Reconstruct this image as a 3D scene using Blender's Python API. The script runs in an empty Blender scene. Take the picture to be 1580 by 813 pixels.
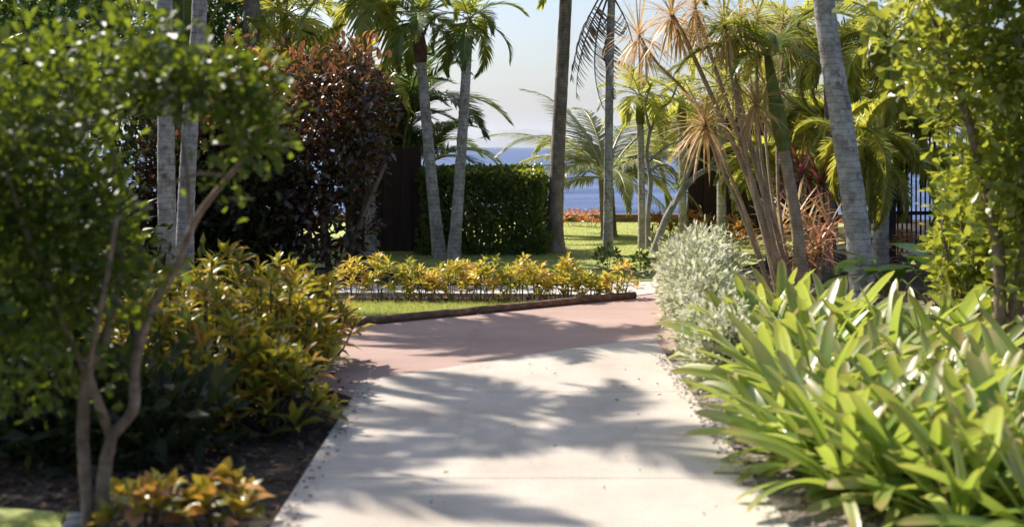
import bpy, math, random
import numpy as np
from mathutils import Matrix, Vector

scene = bpy.context.scene
COL = scene.collection
R = math.radians

# ------------------------------------------------------------------ camera, sky, sun, exposure
F, EYE, HOR = 1975.0, 1.5, 226.0          # focal length in photo pixels, eye height, horizon row


def G(px, py):
    d = EYE * F / (py - HOR)
    return ((px - 790) * d / F, d)


def P(px, py, d):
    return ((px - 790) * d / F, d, EYE - (py - HOR) * d / F)


cd = bpy.data.cameras.new('camera')
cd.sensor_width = 36.0
cd.lens = 36.0 * F / 1580.0
cd.shift_y = -(406.5 - HOR) / 1580.0
cd.clip_start, cd.clip_end = 0.1, 60000.0
cd.dof.use_dof = True
cd.dof.focus_distance = 16.0
cd.dof.aperture_fstop = 1.9
cam = bpy.data.objects.new('camera', cd)
cam.location = (0, 0, EYE)
cam.rotation_euler = (R(90), 0, 0)
COL.objects.link(cam)
scene.camera = cam

SUN_EL, SUN_AZ = R(47), R(-48)             # azimuth from straight ahead, negative to the left
world = bpy.data.worlds.new('World')
scene.world = world
world.use_nodes = True
nt = world.node_tree
nt.nodes.clear()
sky = nt.nodes.new('ShaderNodeTexSky')
sky.sky_type = 'NISHITA'
sky.sun_disc = False
sky.sun_elevation = SUN_EL
sky.sun_rotation = SUN_AZ
sky.altitude = 0
sky.air_density, sky.dust_density, sky.ozone_density = 1.0, 2.7, 3.6
bg = nt.nodes.new('ShaderNodeBackground')
bg.inputs['Strength'].default_value = 0.11
wo = nt.nodes.new('ShaderNodeOutputWorld')
nt.links.new(sky.outputs[0], bg.inputs[0])
nt.links.new(bg.outputs[0], wo.inputs[0])

sl = bpy.data.lights.new('sun', 'SUN')
sl.energy = 5.0
sl.angle = R(0.5)
sl.color = (1.0, 0.915, 0.79)
sun = bpy.data.objects.new('sun', sl)
to_sun = Vector((math.sin(SUN_AZ) * math.cos(SUN_EL), math.cos(SUN_AZ) * math.cos(SUN_EL), math.sin(SUN_EL)))
sun.rotation_euler = to_sun.to_track_quat('Z', 'Y').to_euler()
sun.location = (-20, 25, 30)
COL.objects.link(sun)

scene.view_settings.view_transform = 'Standard'
scene.view_settings.look = 'None'
scene.view_settings.exposure = 0.66
scene.view_settings.gamma = 1.0
scene.render.engine = 'CYCLES'
cy = scene.cycles
cy.use_denoising = True
cy.max_bounces, cy.diffuse_bounces, cy.glossy_bounces = 7, 4, 3
cy.transmission_bounces, cy.transparent_max_bounces, cy.volume_bounces = 6, 4, 1
cy.sample_clamp_indirect = 6.0
cy.use_adaptive_sampling = True
cy.adaptive_threshold = 0.015

rng = np.random.default_rng(11)
rnd = random.Random(5)

# ------------------------------------------------------------------ helpers: objects


def obj(name, mesh, parent=None, loc=(0, 0, 0), rot=(0, 0, 0), scale=(1, 1, 1), kind=None):
    o = bpy.data.objects.new(name, mesh)
    o.location, o.rotation_euler, o.scale = loc, rot, scale
    if parent is not None:
        o.parent = parent
    if kind:
        o['kind'] = kind
    COL.objects.link(o)
    return o


def tag(o, label, cat, group=None):
    o['label'], o['category'] = label, cat
    if group:
        o['group'] = group
    return o


def thing(name, label, cat, loc, group=None, rz=0.0):
    o = obj(name, None, None, loc, (0, 0, rz))
    o.empty_display_size = 0.1
    return tag(o, label, cat, group)


# ------------------------------------------------------------------ helpers: geometry (numpy)


class Geo:
    """Collects vertices, faces and one colour attribute (rand, along, across, leaf=1 / wood=0)."""

    def __init__(self):
        self.V, self.F, self.C, self.n = [], [], [], 0

    def add(self, V, Fs, C=None):
        V = np.asarray(V, float).reshape(-1, 3)
        if C is None:
            C = np.tile([0.5, 0.5, 0.5, 0.0], (len(V), 1))
        for f in Fs:
            self.F.append(np.asarray(f, int) + self.n)
        self.V.append(V)
        self.C.append(np.asarray(C, float))
        self.n += len(V)
        return self

    def mesh(self, name, mat, smooth=True):
        V = np.concatenate(self.V)
        C = np.concatenate(self.C)
        me = bpy.data.meshes.new(name)
        me.vertices.add(len(V))
        me.vertices.foreach_set('co', V.astype(np.float32).ravel())
        idx = np.concatenate([f.ravel() for f in self.F]).astype(np.int32)
        tot = np.concatenate([np.full(len(f), f.shape[1]) for f in self.F])
        start = np.concatenate([[0], np.cumsum(tot)[:-1]]).astype(np.int32)
        me.loops.add(len(idx))
        me.loops.foreach_set('vertex_index', idx)
        me.polygons.add(len(tot))
        me.polygons.foreach_set('loop_start', start)
        me.update(calc_edges=True)
        me.polygons.foreach_set('use_smooth', np.full(len(tot), bool(smooth)))
        a = me.attributes.new('leaf', 'FLOAT_COLOR', 'POINT')
        a.data.foreach_set('color', C.astype(np.float32).ravel())
        me.materials.append(mat)
        me.validate()
        return me


def unit(v):
    v = np.asarray(v, float)
    return v / np.maximum(np.linalg.norm(v, axis=-1, keepdims=True), 1e-9)


def smooth_line(pts, n):
    """Catmull-Rom through pts, n points."""
    p = np.asarray(pts, float)
    if len(p) == 2:
        t = np.linspace(0, 1, n)[:, None]
        return p[0] * (1 - t) + p[1] * t
    q = np.vstack([2 * p[0] - p[1], p, 2 * p[-1] - p[-2]])
    u = np.linspace(0, len(p) - 1 - 1e-9, n)
    i = u.astype(int)
    t = (u - i)[:, None]
    a, b, c, d = q[i], q[i + 1], q[i + 2], q[i + 3]
    return 0.5 * (2 * b + (c - a) * t + (2 * a - 5 * b + 4 * c - d) * t ** 2 + (3 * b - a - 3 * c + d) * t ** 3)


def tube(g, pts, rad, sides=8, cap=True, wob=0.0, C=None):
    pts = np.asarray(pts, float)
    n = len(pts)
    rad = np.broadcast_to(np.asarray(rad, float), (n,))
    T = unit(np.gradient(pts, axis=0))
    ref = np.array([0.0, 1.0, 0.0]) if abs(T[:, 1]).max() < 0.9 else np.array([1.0, 0, 0])
    X = unit(np.cross(T, ref))
    Y = np.cross(T, X)
    a = np.linspace(0, 2 * math.pi, sides, endpoint=False)
    ring = np.cos(a)[None, :, None] * X[:, None, :] + np.sin(a)[None, :, None] * Y[:, None, :]
    rr = rad[:, None] * (1 + wob * rng.normal(size=(n, sides)))
    V = (pts[:, None, :] + ring * rr[..., None]).reshape(-1, 3)
    i = np.arange(n - 1)[:, None] * sides
    j = np.arange(sides)[None, :]
    k = (j + 1) % sides
    Q = np.stack([i + j, i + k, i + sides + k, i + sides + j], -1).reshape(-1, 4)
    Fs = [Q]
    if cap:
        V = np.vstack([V, pts[-1]])
        e = (n - 1) * sides
        Fs.append(np.stack([e + j[0], e + k[0], np.full(sides, n * sides)], -1))
    col = np.tile([0.5, 0.5, 0.5, 0.0], (len(V), 1)) if C is None else np.tile(C, (len(V), 1))
    g.add(V, Fs, col)
    return g


# leaf templates: x across, y along, z up; columns: x, y, z, across
LEAF4 = (np.array([[0, 0, 0, 0], [0.5, 0.48, 0.07, 1], [0, 1, -0.08, 0.2], [-0.5, 0.48, 0.07, 1]]), [np.array([[0, 1, 2], [0, 2, 3]])])
LEAF8 = (np.array([[0, 0, 0, 0], [-0.42, 0.33, 0.08, 1], [0, 0.36, 0.0, 0], [0.42, 0.33, 0.08, 1],
                   [-0.40, 0.68, 0.03, 1], [0, 0.72, -0.05, 0], [0.40, 0.68, 0.03, 1], [0, 1, -0.2, 0.2]]),
         [np.array([[0, 3, 2], [0, 2, 1], [4, 5, 7], [5, 6, 7]]), np.array([[1, 2, 5, 4], [2, 3, 6, 5]])])
OBOV = (np.array([[0, 0, 0, 0], [0.28, 0.4, 0.05, 1], [0.5, 0.75, 0.04, 1], [0, 1, -0.05, 0.3], [-0.5, 0.75, 0.04, 1], [-0.28, 0.4, 0.05, 1], [0, 0.55, -0.03, 0]]),
        [np.array([[0, 1, 6], [1, 2, 6], [2, 3, 6], [3, 4, 6], [4, 5, 6], [5, 0, 6]])])


def scatter(g, T, pos, d, nrm, L, W, rand=None):
    pos = np.asarray(pos, float)
    n = len(pos)
    d = unit(d)
    x = unit(np.cross(d, nrm) + 1e-6)
    z = np.cross(x, d)
    tv, tf = T
    L = np.broadcast_to(L, (n,))
    W = np.broadcast_to(W, (n,))
    V = (pos[:, None, :] + (tv[:, 0][None, :] * W[:, None])[..., None] * x[:, None, :]
         + (tv[:, 1][None, :] * L[:, None])[..., None] * d[:, None, :] + (tv[:, 2][None, :] * L[:, None])[..., None] * z[:, None, :])
    k = len(tv)
    if rand is None:
        rand = rng.random(n)
    C = np.empty((n, k, 4))
    C[..., 0] = np.asarray(rand)[:, None]
    C[..., 1] = tv[:, 1][None, :]
    C[..., 2] = tv[:, 3][None, :]
    C[..., 3] = 1
    off = (np.arange(n) * k)[:, None, None]
    g.add(V.reshape(-1, 3), [(f[None] + off).reshape(-1, f.shape[1]) for f in tf], C.reshape(-1, 4))
    return g


def ribbons(g, base, d, L, W, droop, seg=3, rand=None, side=None, fold=0.0, blunt=False):
    base = np.asarray(base, float)
    n = len(base)
    d = unit(d)
    L = np.broadcast_to(L, (n,)).astype(float)
    W = np.broadcast_to(W, (n,)).astype(float)
    droop = np.broadcast_to(droop, (n,)).astype(float)
    if side is None:
        side = np.cross(d, [0, 0, 1.0]) + rng.normal(size=(n, 3)) * 0.15
    side = unit(side)
    if rand is None:
        rand = rng.random(n)
    p = base.copy()
    rows = 3 if fold else 2
    Vs, Cs = [], []
    for k in range(seg + 1):
        t = k / seg
        if blunt:
            w = W * (0.7 + 0.3 * math.sin(math.pi * min(1, t * 0.9))) * (1 if t < 0.84 else math.sqrt(max(0.0, 1 - ((t - 0.84) / 0.16) ** 2)) * 0.93 + 0.05)
        else:
            w = W * (0.35 + 0.65 * math.sin(math.pi * (0.12 + 0.6 * t))) * (1 - t ** 3) + 0.0006
        up = np.cross(side, d)
        c = np.stack([rand, np.full(n, t), np.ones(n), np.ones(n)], -1)
        cm = c.copy()
        cm[:, 2] = 0
        a, b = p - side * (w / 2)[:, None], p + side * (w / 2)[:, None]
        if rows == 3:
            lift = up * (fold * w)[:, None]
            Vs += [a + lift, p, b + lift]
            Cs += [c, cm, c]
        else:
            Vs += [a, b]
            Cs += [c, c]
        d = unit(d + np.array([0, 0, -1.0]) * (droop / seg)[:, None])
        p = p + d * (L / seg)[:, None]
    m = len(Vs)
    V = np.stack(Vs, 1).reshape(-1, 3)
    C = np.stack(Cs, 1).reshape(-1, 4)
    q = []
    for k in range(seg):
        for r_ in range(rows - 1):
            q.append([k * rows + r_, k * rows + r_ + 1, (k + 1) * rows + r_ + 1, (k + 1) * rows + r_])
    q = np.array(q)
    off = (np.arange(n) * m)[:, None, None]
    g.add(V, [(q[None] + off).reshape(-1, 4)], C)
    return g


def box(g, lo, hi, bev=0.0):
    (x0, y0, z0), (x1, y1, z1) = lo, hi
    b = bev
    V, Fq = [], []
    # bevelled in the two long-section axes: an 8-gon prism along z when b > 0
    if b <= 0:
        V = [(x0, y0, z0), (x1, y0, z0), (x1, y1, z0), (x0, y1, z0), (x0, y0, z1), (x1, y0, z1), (x1, y1, z1), (x0, y1, z1)]
        g.add(V, [np.array([[0, 3, 2, 1], [4, 5, 6, 7], [0, 1, 5, 4], [1, 2, 6, 5], [2, 3, 7, 6], [3, 0, 4, 7]])])
        return g
    o = [(x0 + b, y0), (x1 - b, y0), (x1, y0 + b), (x1, y1 - b), (x1 - b, y1), (x0 + b, y1), (x0, y1 - b), (x0, y0 + b)]
    V = [(x, y, z0) for x, y in o] + [(x, y, z1) for x, y in o]
    i = np.arange(8)
    g.add(V, [np.stack([i, (i + 1) % 8, 8 + (i + 1) % 8, 8 + i], -1), np.arange(8)[None, ::-1], 8 + np.arange(8)[None]])
    return g


def prism(g, outline, z0, z1):
    n = len(outline)
    V = [(x, y, z1) for x, y in outline] + [(x, y, z0) for x, y in outline]
    i = np.arange(n)
    g.add(V, [np.arange(n)[None], np.stack([i, n + i, n + (i + 1) % n, (i + 1) % n], -1)])
    return g


# ------------------------------------------------------------------ materials


def new_mat(name):
    m = bpy.data.materials.new(name)
    m.use_nodes = True
    m.node_tree.nodes.clear()
    return m, m.node_tree.nodes, m.node_tree.links


def ramp(N, stops, interp='LINEAR'):
    r_ = N.new('ShaderNodeValToRGB')
    r_.color_ramp.interpolation = interp
    e = r_.color_ramp.elements
    while len(e) < len(stops):
        e.new(0.5)
    for k, (p, c) in enumerate(stops):
        e[k].position = p
        e[k].color = (*c, 1)
    return r_


def mixc(N, Lk, fac, a, b, mode='MIX'):
    m = N.new('ShaderNodeMix')
    m.data_type = 'RGBA'
    m.blend_type = mode
    for sock, v in ((m.inputs[0], fac), (m.inputs[6], a), (m.inputs[7], b)):
        if isinstance(v, (int, float)):
            sock.default_value = v
        elif isinstance(v, tuple):
            sock.default_value = (*v, 1) if len(v) == 3 else v
        else:
            Lk.new(v, sock)
    return m.outputs[2]


def noise(N, Lk, scale, detail=4, rough=0.55, vec=None, sc=None):
    t = N.new('ShaderNodeTexNoise')
    t.inputs['Scale'].default_value = scale
    t.inputs['Detail'].default_value = detail
    t.inputs['Roughness'].default_value = rough
    tc = N.new('ShaderNodeTexCoord')
    v = tc.outputs['Object']
    if sc:
        mp = N.new('ShaderNodeMapping')
        mp.inputs['Scale'].default_value = sc
        Lk.new(v, mp.inputs[0])
        v = mp.outputs[0]
    Lk.new(v, t.inputs['Vector'])
    return t


def leaf_mat(name, stops, trans=0.4, tcol=(0.30, 0.40, 0.03), rough=0.38, spec=0.5, vein=None, veinw=0.25, tip=None, wood=(0.16, 0.12, 0.07), blotch=None, objrand=False, tmix=0.6):
    m, N, Lk = new_mat(name)
    at = N.new('ShaderNodeAttribute')
    at.attribute_name = 'leaf'
    sp = N.new('ShaderNodeSeparateColor')
    Lk.new(at.outputs['Color'], sp.inputs[0])
    rsock = sp.outputs[0]
    if objrand:
        oi = N.new('ShaderNodeObjectInfo')
        rsock = oi.outputs['Random']
    rp = ramp(N, stops)
    Lk.new(rsock, rp.inputs[0])
    c = rp.outputs[0]
    if blotch:
        nz = noise(N, Lk, blotch[1], 3)
        br = ramp(N, [(blotch[2], (0, 0, 0)), (blotch[2] + 0.14, (1, 1, 1))])
        Lk.new(nz.outputs[0], br.inputs[0])
        c = mixc(N, Lk, br.outputs[0], c, blotch[0])
    if vein:
        vr = ramp(N, [(0.0, (1, 1, 1)), (veinw, (0, 0, 0))])
        Lk.new(sp.outputs[2], vr.inputs[0])
        c = mixc(N, Lk, vr.outputs[0], c, vein)
    if tip:
        tr = ramp(N, [(0.72, (0, 0, 0)), (1.0, (1, 1, 1))])
        Lk.new(sp.outputs[1], tr.inputs[0])
        c = mixc(N, Lk, tr.outputs[0], c, tip)
    c = mixc(N, Lk, at.outputs['Alpha'], wood, c)
    b = N.new('ShaderNodeBsdfPrincipled')
    b.inputs['Roughness'].default_value = rough
    b.inputs['Specular IOR Level'].default_value = spec
    Lk.new(c, b.inputs['Base Color'])
    tb = N.new('ShaderNodeBsdfTranslucent')
    tc = mixc(N, Lk, tmix, c, tcol)
    Lk.new(tc, tb.inputs['Color'])
    f = N.new('ShaderNodeMath')
    f.operation = 'MULTIPLY'
    f.inputs[1].default_value = trans
    Lk.new(at.outputs['Alpha'], f.inputs[0])
    ms = N.new('ShaderNodeMixShader')
    Lk.new(f.outputs[0], ms.inputs[0])
    Lk.new(b.outputs[0], ms.inputs[1])
    Lk.new(tb.outputs[0], ms.inputs[2])
    o = N.new('ShaderNodeOutputMaterial')
    Lk.new(ms.outputs[0], o.inputs[0])
    return m


def surf_mat(name, stops, scale=6.0, rough=0.85, bump=0.3, bscale=40.0, detail=6, sc=None, spec=0.3, fine=None, bdist=0.01, stain=None):
    m, N, Lk = new_mat(name)
    nz = noise(N, Lk, scale, detail, sc=sc)
    rp = ramp(N, stops)
    Lk.new(nz.outputs[0], rp.inputs[0])
    c = rp.outputs[0]
    n2 = noise(N, Lk, bscale, 5, sc=sc)
    if fine:
        fr = ramp(N, [(fine[1], (0, 0, 0)), (fine[2], (1, 1, 1))])
        Lk.new(n2.outputs[0], fr.inputs[0])
        c = mixc(N, Lk, fr.outputs[0], c, fine[0])
    if stain:
        n3 = noise(N, Lk, stain[1], 7, 0.7)
        sr = ramp(N, [(0.46, (0, 0, 0)), (0.62, (0.75, 0.75, 0.75)), (0.75, (1, 1, 1))])
        Lk.new(n3.outputs[0], sr.inputs[0])
        c = mixc(N, Lk, sr.outputs[0], c, mixc(N, Lk, 1.0, c, stain[0], 'MULTIPLY'))
        vo = N.new('ShaderNodeTexVoronoi')
        vo.feature = 'DISTANCE_TO_EDGE'
        vo.inputs['Scale'].default_value = stain[2]
        n4 = noise(N, Lk, 2.2, 5, 0.7)
        Lk.new(mixc(N, Lk, 0.18, n4.inputs['Vector'].links[0].from_socket, n4.outputs[1]), vo.inputs['Vector'])
        cr = ramp(N, [(0.0, (0.90, 0.89, 0.88)), (0.003, (1, 1, 1))])
        Lk.new(vo.outputs[0], cr.inputs[0])
        c = mixc(N, Lk, 1.0, c, cr.outputs[0], 'MULTIPLY')
    b = N.new('ShaderNodeBsdfPrincipled')
    b.inputs['Roughness'].default_value = rough
    b.inputs['Specular IOR Level'].default_value = spec
    Lk.new(c, b.inputs['Base Color'])
    bp = N.new('ShaderNodeBump')
    bp.inputs['Strength'].default_value = bump
    bp.inputs['Distance'].default_value = bdist
    Lk.new(n2.outputs[0], bp.inputs['Height'])
    Lk.new(bp.outputs[0], b.inputs['Normal'])
    o = N.new('ShaderNodeOutputMaterial')
    Lk.new(b.outputs[0], o.inputs[0])
    return m


M = {}
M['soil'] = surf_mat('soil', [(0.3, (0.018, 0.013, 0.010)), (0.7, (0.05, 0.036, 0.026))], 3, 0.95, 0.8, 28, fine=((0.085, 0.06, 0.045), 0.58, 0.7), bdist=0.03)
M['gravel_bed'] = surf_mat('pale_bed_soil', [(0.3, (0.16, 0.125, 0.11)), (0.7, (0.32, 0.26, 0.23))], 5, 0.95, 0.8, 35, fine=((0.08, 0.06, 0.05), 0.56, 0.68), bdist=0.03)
M['concrete'] = surf_mat('concrete', [(0.25, (0.415, 0.37, 0.32)), (0.5, (0.505, 0.455, 0.40)), (0.8, (0.55, 0.505, 0.45))], 1.6, 0.8, 0.25, 60, 8, sc=(1.6, 0.55, 1), fine=((0.40, 0.365, 0.32), 0.50, 0.70), bdist=0.004, stain=((0.86, 0.84, 0.81), 1.3, 0.33))
M['red_concrete'] = surf_mat('red_concrete', [(0.25, (0.34, 0.235, 0.205)), (0.55, (0.405, 0.288, 0.252)), (0.8, (0.46, 0.335, 0.295))], 1.4, 0.8, 0.25, 70, 8, sc=(0.5, 1.4, 1), fine=((0.38, 0.26, 0.23), 0.50, 0.70), bdist=0.004, stain=((0.85, 0.83, 0.82), 1.1, 0.27))
M['kerb'] = surf_mat('pale_kerb', [(0.3, (0.42, 0.40, 0.38)), (0.7, (0.56, 0.54, 0.52))], 4, 0.85, 0.3, 50)
M['timber'] = surf_mat('weathered_timber', [(0.3, (0.10, 0.055, 0.035)), (0.55, (0.20, 0.12, 0.08)), (0.75, (0.34, 0.25, 0.19))], 4, 0.8, 0.6, 30, sc=(0.5, 6, 6), bdist=0.008)
M['dark_board'] = surf_mat('dark_brown_board', [(0.3, (0.03, 0.016, 0.012)), (0.7, (0.065, 0.036, 0.026))], 6, 0.7, 0.4, 30, sc=(6, 6, 0.5))
M['dark_metal'] = surf_mat('dark_metal', [(0.3, (0.014, 0.012, 0.018)), (0.7, (0.025, 0.02, 0.03))], 6, 0.45, 0.1, 30)
M['lawn'] = surf_mat('lawn_turf', [(0.25, (0.29, 0.33, 0.10)), (0.5, (0.39, 0.42, 0.14)), (0.8, (0.46, 0.47, 0.19))], 2.2, 0.95, 0.6, 60, fine=((0.12, 0.16, 0.035), 0.55, 0.7), bdist=0.02)
M['stone'] = surf_mat('pale_stone', [(0.3, (0.22, 0.2, 0.19)), (0.7, (0.42, 0.39, 0.37))], 7, 0.9, 0.6, 30)
M['hill'] = surf_mat('island_scrub', [(0.3, (0.05, 0.07, 0.03)), (0.7, (0.12, 0.11, 0.06))], 0.004, 1.0, 0.0, 0.01)
M['white_metal'] = surf_mat('white_metal', [(0.3, (0.7, 0.7, 0.7)), (0.7, (0.8, 0.8, 0.8))], 6, 0.4, 0.0, 30)


def bark_mat(name, stops, rings=26.0, ringdark=0.45, lichen=None):
    m, N, Lk = new_mat(name)
    nz = noise(N, Lk, 14, 6, 0.7, sc=(1, 1, 0.7))
    rp = ramp(N, stops)
    Lk.new(nz.outputs[0], rp.inputs[0])
    c = rp.outputs[0]
    if lichen:
        n3 = noise(N, Lk, 14, 4, 0.6)
        lr = ramp(N, [(0.53, (0, 0, 0)), (0.60, (1, 1, 1))])
        Lk.new(n3.outputs[0], lr.inputs[0])
        c = mixc(N, Lk, lr.outputs[0], c, lichen)
    n5 = noise(N, Lk, 3.5, 4, 0.6)
    br = ramp(N, [(0.35, (0.66, 0.63, 0.60)), (0.6, (1, 1, 1))])
    Lk.new(n5.outputs[0], br.inputs[0])
    c = mixc(N, Lk, 1.0, c, br.outputs[0], 'MULTIPLY')
    wv = N.new('ShaderNodeTexWave')
    wv.wave_type, wv.bands_direction, wv.wave_profile = 'BANDS', 'Z', 'SAW'
    wv.inputs['Scale'].default_value = rings / 6.283
    wv.inputs['Distortion'].default_value = 3.0
    wv.inputs['Detail'].default_value = 2
    wv.inputs['Detail Scale'].default_value = 1.5
    tc = N.new('ShaderNodeTexCoord')
    Lk.new(tc.outputs['Object'], wv.inputs[0])
    wr = ramp(N, [(0.0, (ringdark,) * 3), (0.18, (1, 1, 1)), (0.9, (1, 1, 1)), (1.0, (0.8, 0.8, 0.8))])
    Lk.new(wv.outputs[1], wr.inputs[0])
    c = mixc(N, Lk, 1.0, c, wr.outputs[0], 'MULTIPLY')
    b = N.new('ShaderNodeBsdfPrincipled')
    b.inputs['Roughness'].default_value = 0.85
    b.inputs['Specular IOR Level'].default_value = 0.25
    Lk.new(c, b.inputs['Base Color'])
    bp = N.new('ShaderNodeBump')
    bp.inputs['Strength'].default_value = 0.5
    bp.inputs['Distance'].default_value = 0.012
    n2 = noise(N, Lk, 45, 4)
    Lk.new(mixc(N, Lk, 0.5, n2.outputs[0], wr.outputs[0]), bp.inputs['Height'])
    Lk.new(bp.outputs[0], b.inputs['Normal'])
    o = N.new('ShaderNodeOutputMaterial')
    Lk.new(b.outputs[0], o.inputs[0])
    return m


M['palm_bark'] = bark_mat('grey_palm_bark', [(0.33, (0.20, 0.18, 0.16)), (0.5, (0.44, 0.415, 0.38)), (0.68, (0.62, 0.60, 0.56))], 34, 0.6, (0.50, 0.49, 0.46))
M['coco_bark'] = bark_mat('coconut_bark', [(0.3, (0.13, 0.105, 0.085)), (0.5, (0.27, 0.23, 0.19)), (0.72, (0.42, 0.375, 0.33))], 46, 0.65)
M['tan_bark'] = bark_mat('tan_bark', [(0.3, (0.26, 0.19, 0.12)), (0.5, (0.42, 0.33, 0.23)), (0.72, (0.55, 0.46, 0.34))], 60, 0.6)
M['brown_bark'] = bark_mat('brown_bark', [(0.3, (0.12, 0.08, 0.055)), (0.5, (0.24, 0.175, 0.125)), (0.72, (0.38, 0.30, 0.24))], 20, 0.8)
M['grey_bark'] = bark_mat('grey_bark', [(0.3, (0.20, 0.19, 0.175)), (0.5, (0.32, 0.31, 0.29)), (0.72, (0.44, 0.43, 0.41))], 12, 0.85)
M['dark_bark'] = bark_mat('dark_bark', [(0.3, (0.05, 0.035, 0.025)), (0.5, (0.10, 0.075, 0.055)), (0.72, (0.16, 0.125, 0.1))], 20, 0.7)
M['green_shaft'] = bark_mat('green_shaft', [(0.3, (0.10, 0.13, 0.03)), (0.5, (0.16, 0.20, 0.05)), (0.72, (0.24, 0.27, 0.08))], 8, 0.85)
M['red_shaft'] = bark_mat('red_brown_shaft', [(0.3, (0.10, 0.05, 0.035)), (0.5, (0.17, 0.085, 0.06)), (0.72, (0.24, 0.14, 0.1))], 14, 0.75)

GREEN = [(0.0, (0.03, 0.07, 0.012)), (0.5, (0.055, 0.115, 0.018)), (1.0, (0.10, 0.16, 0.03))]
M['palm_green'] = leaf_mat('palm_green', [(0.0, (0.045, 0.085, 0.015)), (0.6, (0.085, 0.14, 0.025)), (1.0, (0.15, 0.19, 0.04))], 0.5, (0.52, 0.54, 0.05), 0.36, wood=(0.28, 0.28, 0.08))
M['palm_yellow'] = leaf_mat('palm_yellow', [(0.0, (0.12, 0.17, 0.03)), (0.6, (0.26, 0.30, 0.06)), (1.0, (0.42, 0.40, 0.11))], 0.55, (0.86, 0.82, 0.12), 0.36, wood=(0.36, 0.32, 0.09))
M['palm_pale'] = leaf_mat('palm_pale', [(0.0, (0.13, 0.16, 0.06)), (0.6, (0.24, 0.27, 0.12)), (1.0, (0.40, 0.41, 0.24))], 0.45, (0.66, 0.66, 0.2), 0.3, wood=(0.36, 0.34, 0.14))
M['palm_dark'] = leaf_mat('palm_dark', [(0.0, (0.018, 0.045, 0.014)), (1.0, (0.05, 0.09, 0.02))], 0.35, (0.20, 0.30, 0.03), 0.4, wood=(0.14, 0.13, 0.05))
M['palm_dead'] = leaf_mat('palm_dead', [(0.0, (0.10, 0.06, 0.05)), (0.6, (0.20, 0.135, 0.105)), (1.0, (0.34, 0.25, 0.19))], 0.3, (0.3, 0.18, 0.09), 0.7, wood=(0.14, 0.09, 0.06))
M['tree_leaf'] = leaf_mat('small_tree_leaf', [(0.0, (0.014, 0.034, 0.008)), (0.6, (0.035, 0.07, 0.012)), (0.8, (0.08, 0.125, 0.016)), (1.0, (0.24, 0.29, 0.03))], 0.36, (0.46, 0.56, 0.03), 0.42, vein=None)  # brightest stop puts a sunlit look into the colour of whole clumps
M['shade_leaf'] = leaf_mat('shade_leaf', GREEN, 0.3, (0.2, 0.3, 0.03))
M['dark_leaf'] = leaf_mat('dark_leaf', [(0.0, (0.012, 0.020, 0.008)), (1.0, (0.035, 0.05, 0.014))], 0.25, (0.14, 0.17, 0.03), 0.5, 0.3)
M['hedge_leaf'] = leaf_mat('hedge_leaf', [(0.0, (0.03, 0.06, 0.013)), (0.7, (0.075, 0.125, 0.025)), (1.0, (0.15, 0.20, 0.045))], 0.42, (0.40, 0.46, 0.05), 0.3)
M['lime_leaf'] = leaf_mat('lime_leaf', [(0.0, (0.035, 0.075, 0.012)), (0.4, (0.09, 0.15, 0.018)), (0.75, (0.22, 0.27, 0.035)), (1.0, (0.48, 0.46, 0.12))], 0.45, (0.72, 0.72, 0.07), 0.27, 0.9, vein=(0.22, 0.26, 0.05), veinw=0.3)
M['copper_leaf'] = leaf_mat('copper_leaf', [(0.0, (0.020, 0.009, 0.012)), (0.35, (0.045, 0.012, 0.018)), (0.5, (0.022, 0.032, 0.011)), (0.72, (0.055, 0.065, 0.018)), (0.86, (0.10, 0.10, 0.025)), (0.95, (0.13, 0.028, 0.025)), (1.0, (0.40, 0.15, 0.05))], 0.28, (0.50, 0.20, 0.09), 0.24, 0.9)
CROT = [(0.0, (0.05, 0.09, 0.012)), (0.28, (0.10, 0.15, 0.018)), (0.48, (0.24, 0.25, 0.03)), (0.75, (0.50, 0.36, 0.035)), (0.9, (0.58, 0.29, 0.035)), (1.0, (0.46, 0.14, 0.03))]
M['croton_leaf'] = leaf_mat('croton_leaf', CROT, 0.4, (0.62, 0.52, 0.04), 0.33, vein=(0.38, 0.30, 0.03), veinw=0.28, objrand=True, tmix=0.45, blotch=((0.09, 0.14, 0.02), 34, 0.56))
M['croton_row'] = leaf_mat('croton_row_leaf', [(0.0, (0.08, 0.13, 0.016)), (0.3, (0.19, 0.25, 0.03)), (0.5, (0.44, 0.42, 0.06)), (0.75, (0.66, 0.50, 0.08)), (0.9, (0.66, 0.36, 0.08)), (1.0, (0.66, 0.36, 0.26))], 0.45, (0.88, 0.72, 0.10), 0.3, tmix=0.45)
M['croton_red'] = leaf_mat('croton_red_leaf', [(0.0, (0.07, 0.08, 0.02)), (0.3, (0.32, 0.20, 0.03)), (0.6, (0.52, 0.20, 0.05)), (1.0, (0.55, 0.22, 0.14))], 0.4, (0.75, 0.35, 0.08), 0.35, tmix=0.4)
M['croton_broad'] = leaf_mat('croton_broad_leaf', [(0.0, (0.06, 0.12, 0.015)), (0.25, (0.14, 0.20, 0.02)), (0.4, (0.40, 0.34, 0.03)), (0.6, (0.60, 0.40, 0.04)), (0.8, (0.60, 0.24, 0.04)), (1.0, (0.55, 0.25, 0.18))], 0.35, (0.75, 0.5, 0.05), 0.35, vein=(0.5, 0.32, 0.05), veinw=0.3, objrand=True, tmix=0.4, blotch=((0.10, 0.15, 0.02), 30, 0.56))
M['silver_leaf'] = leaf_mat('silver_leaf', [(0.0, (0.10, 0.15, 0.035)), (0.35, (0.26, 0.31, 0.09)), (0.55, (0.46, 0.48, 0.26)), (0.7, (0.78, 0.76, 0.68)), (1.0, (0.88, 0.86, 0.83))], 0.45, (0.80, 0.80, 0.55), 0.4, wood=(0.24, 0.17, 0.13))
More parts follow.
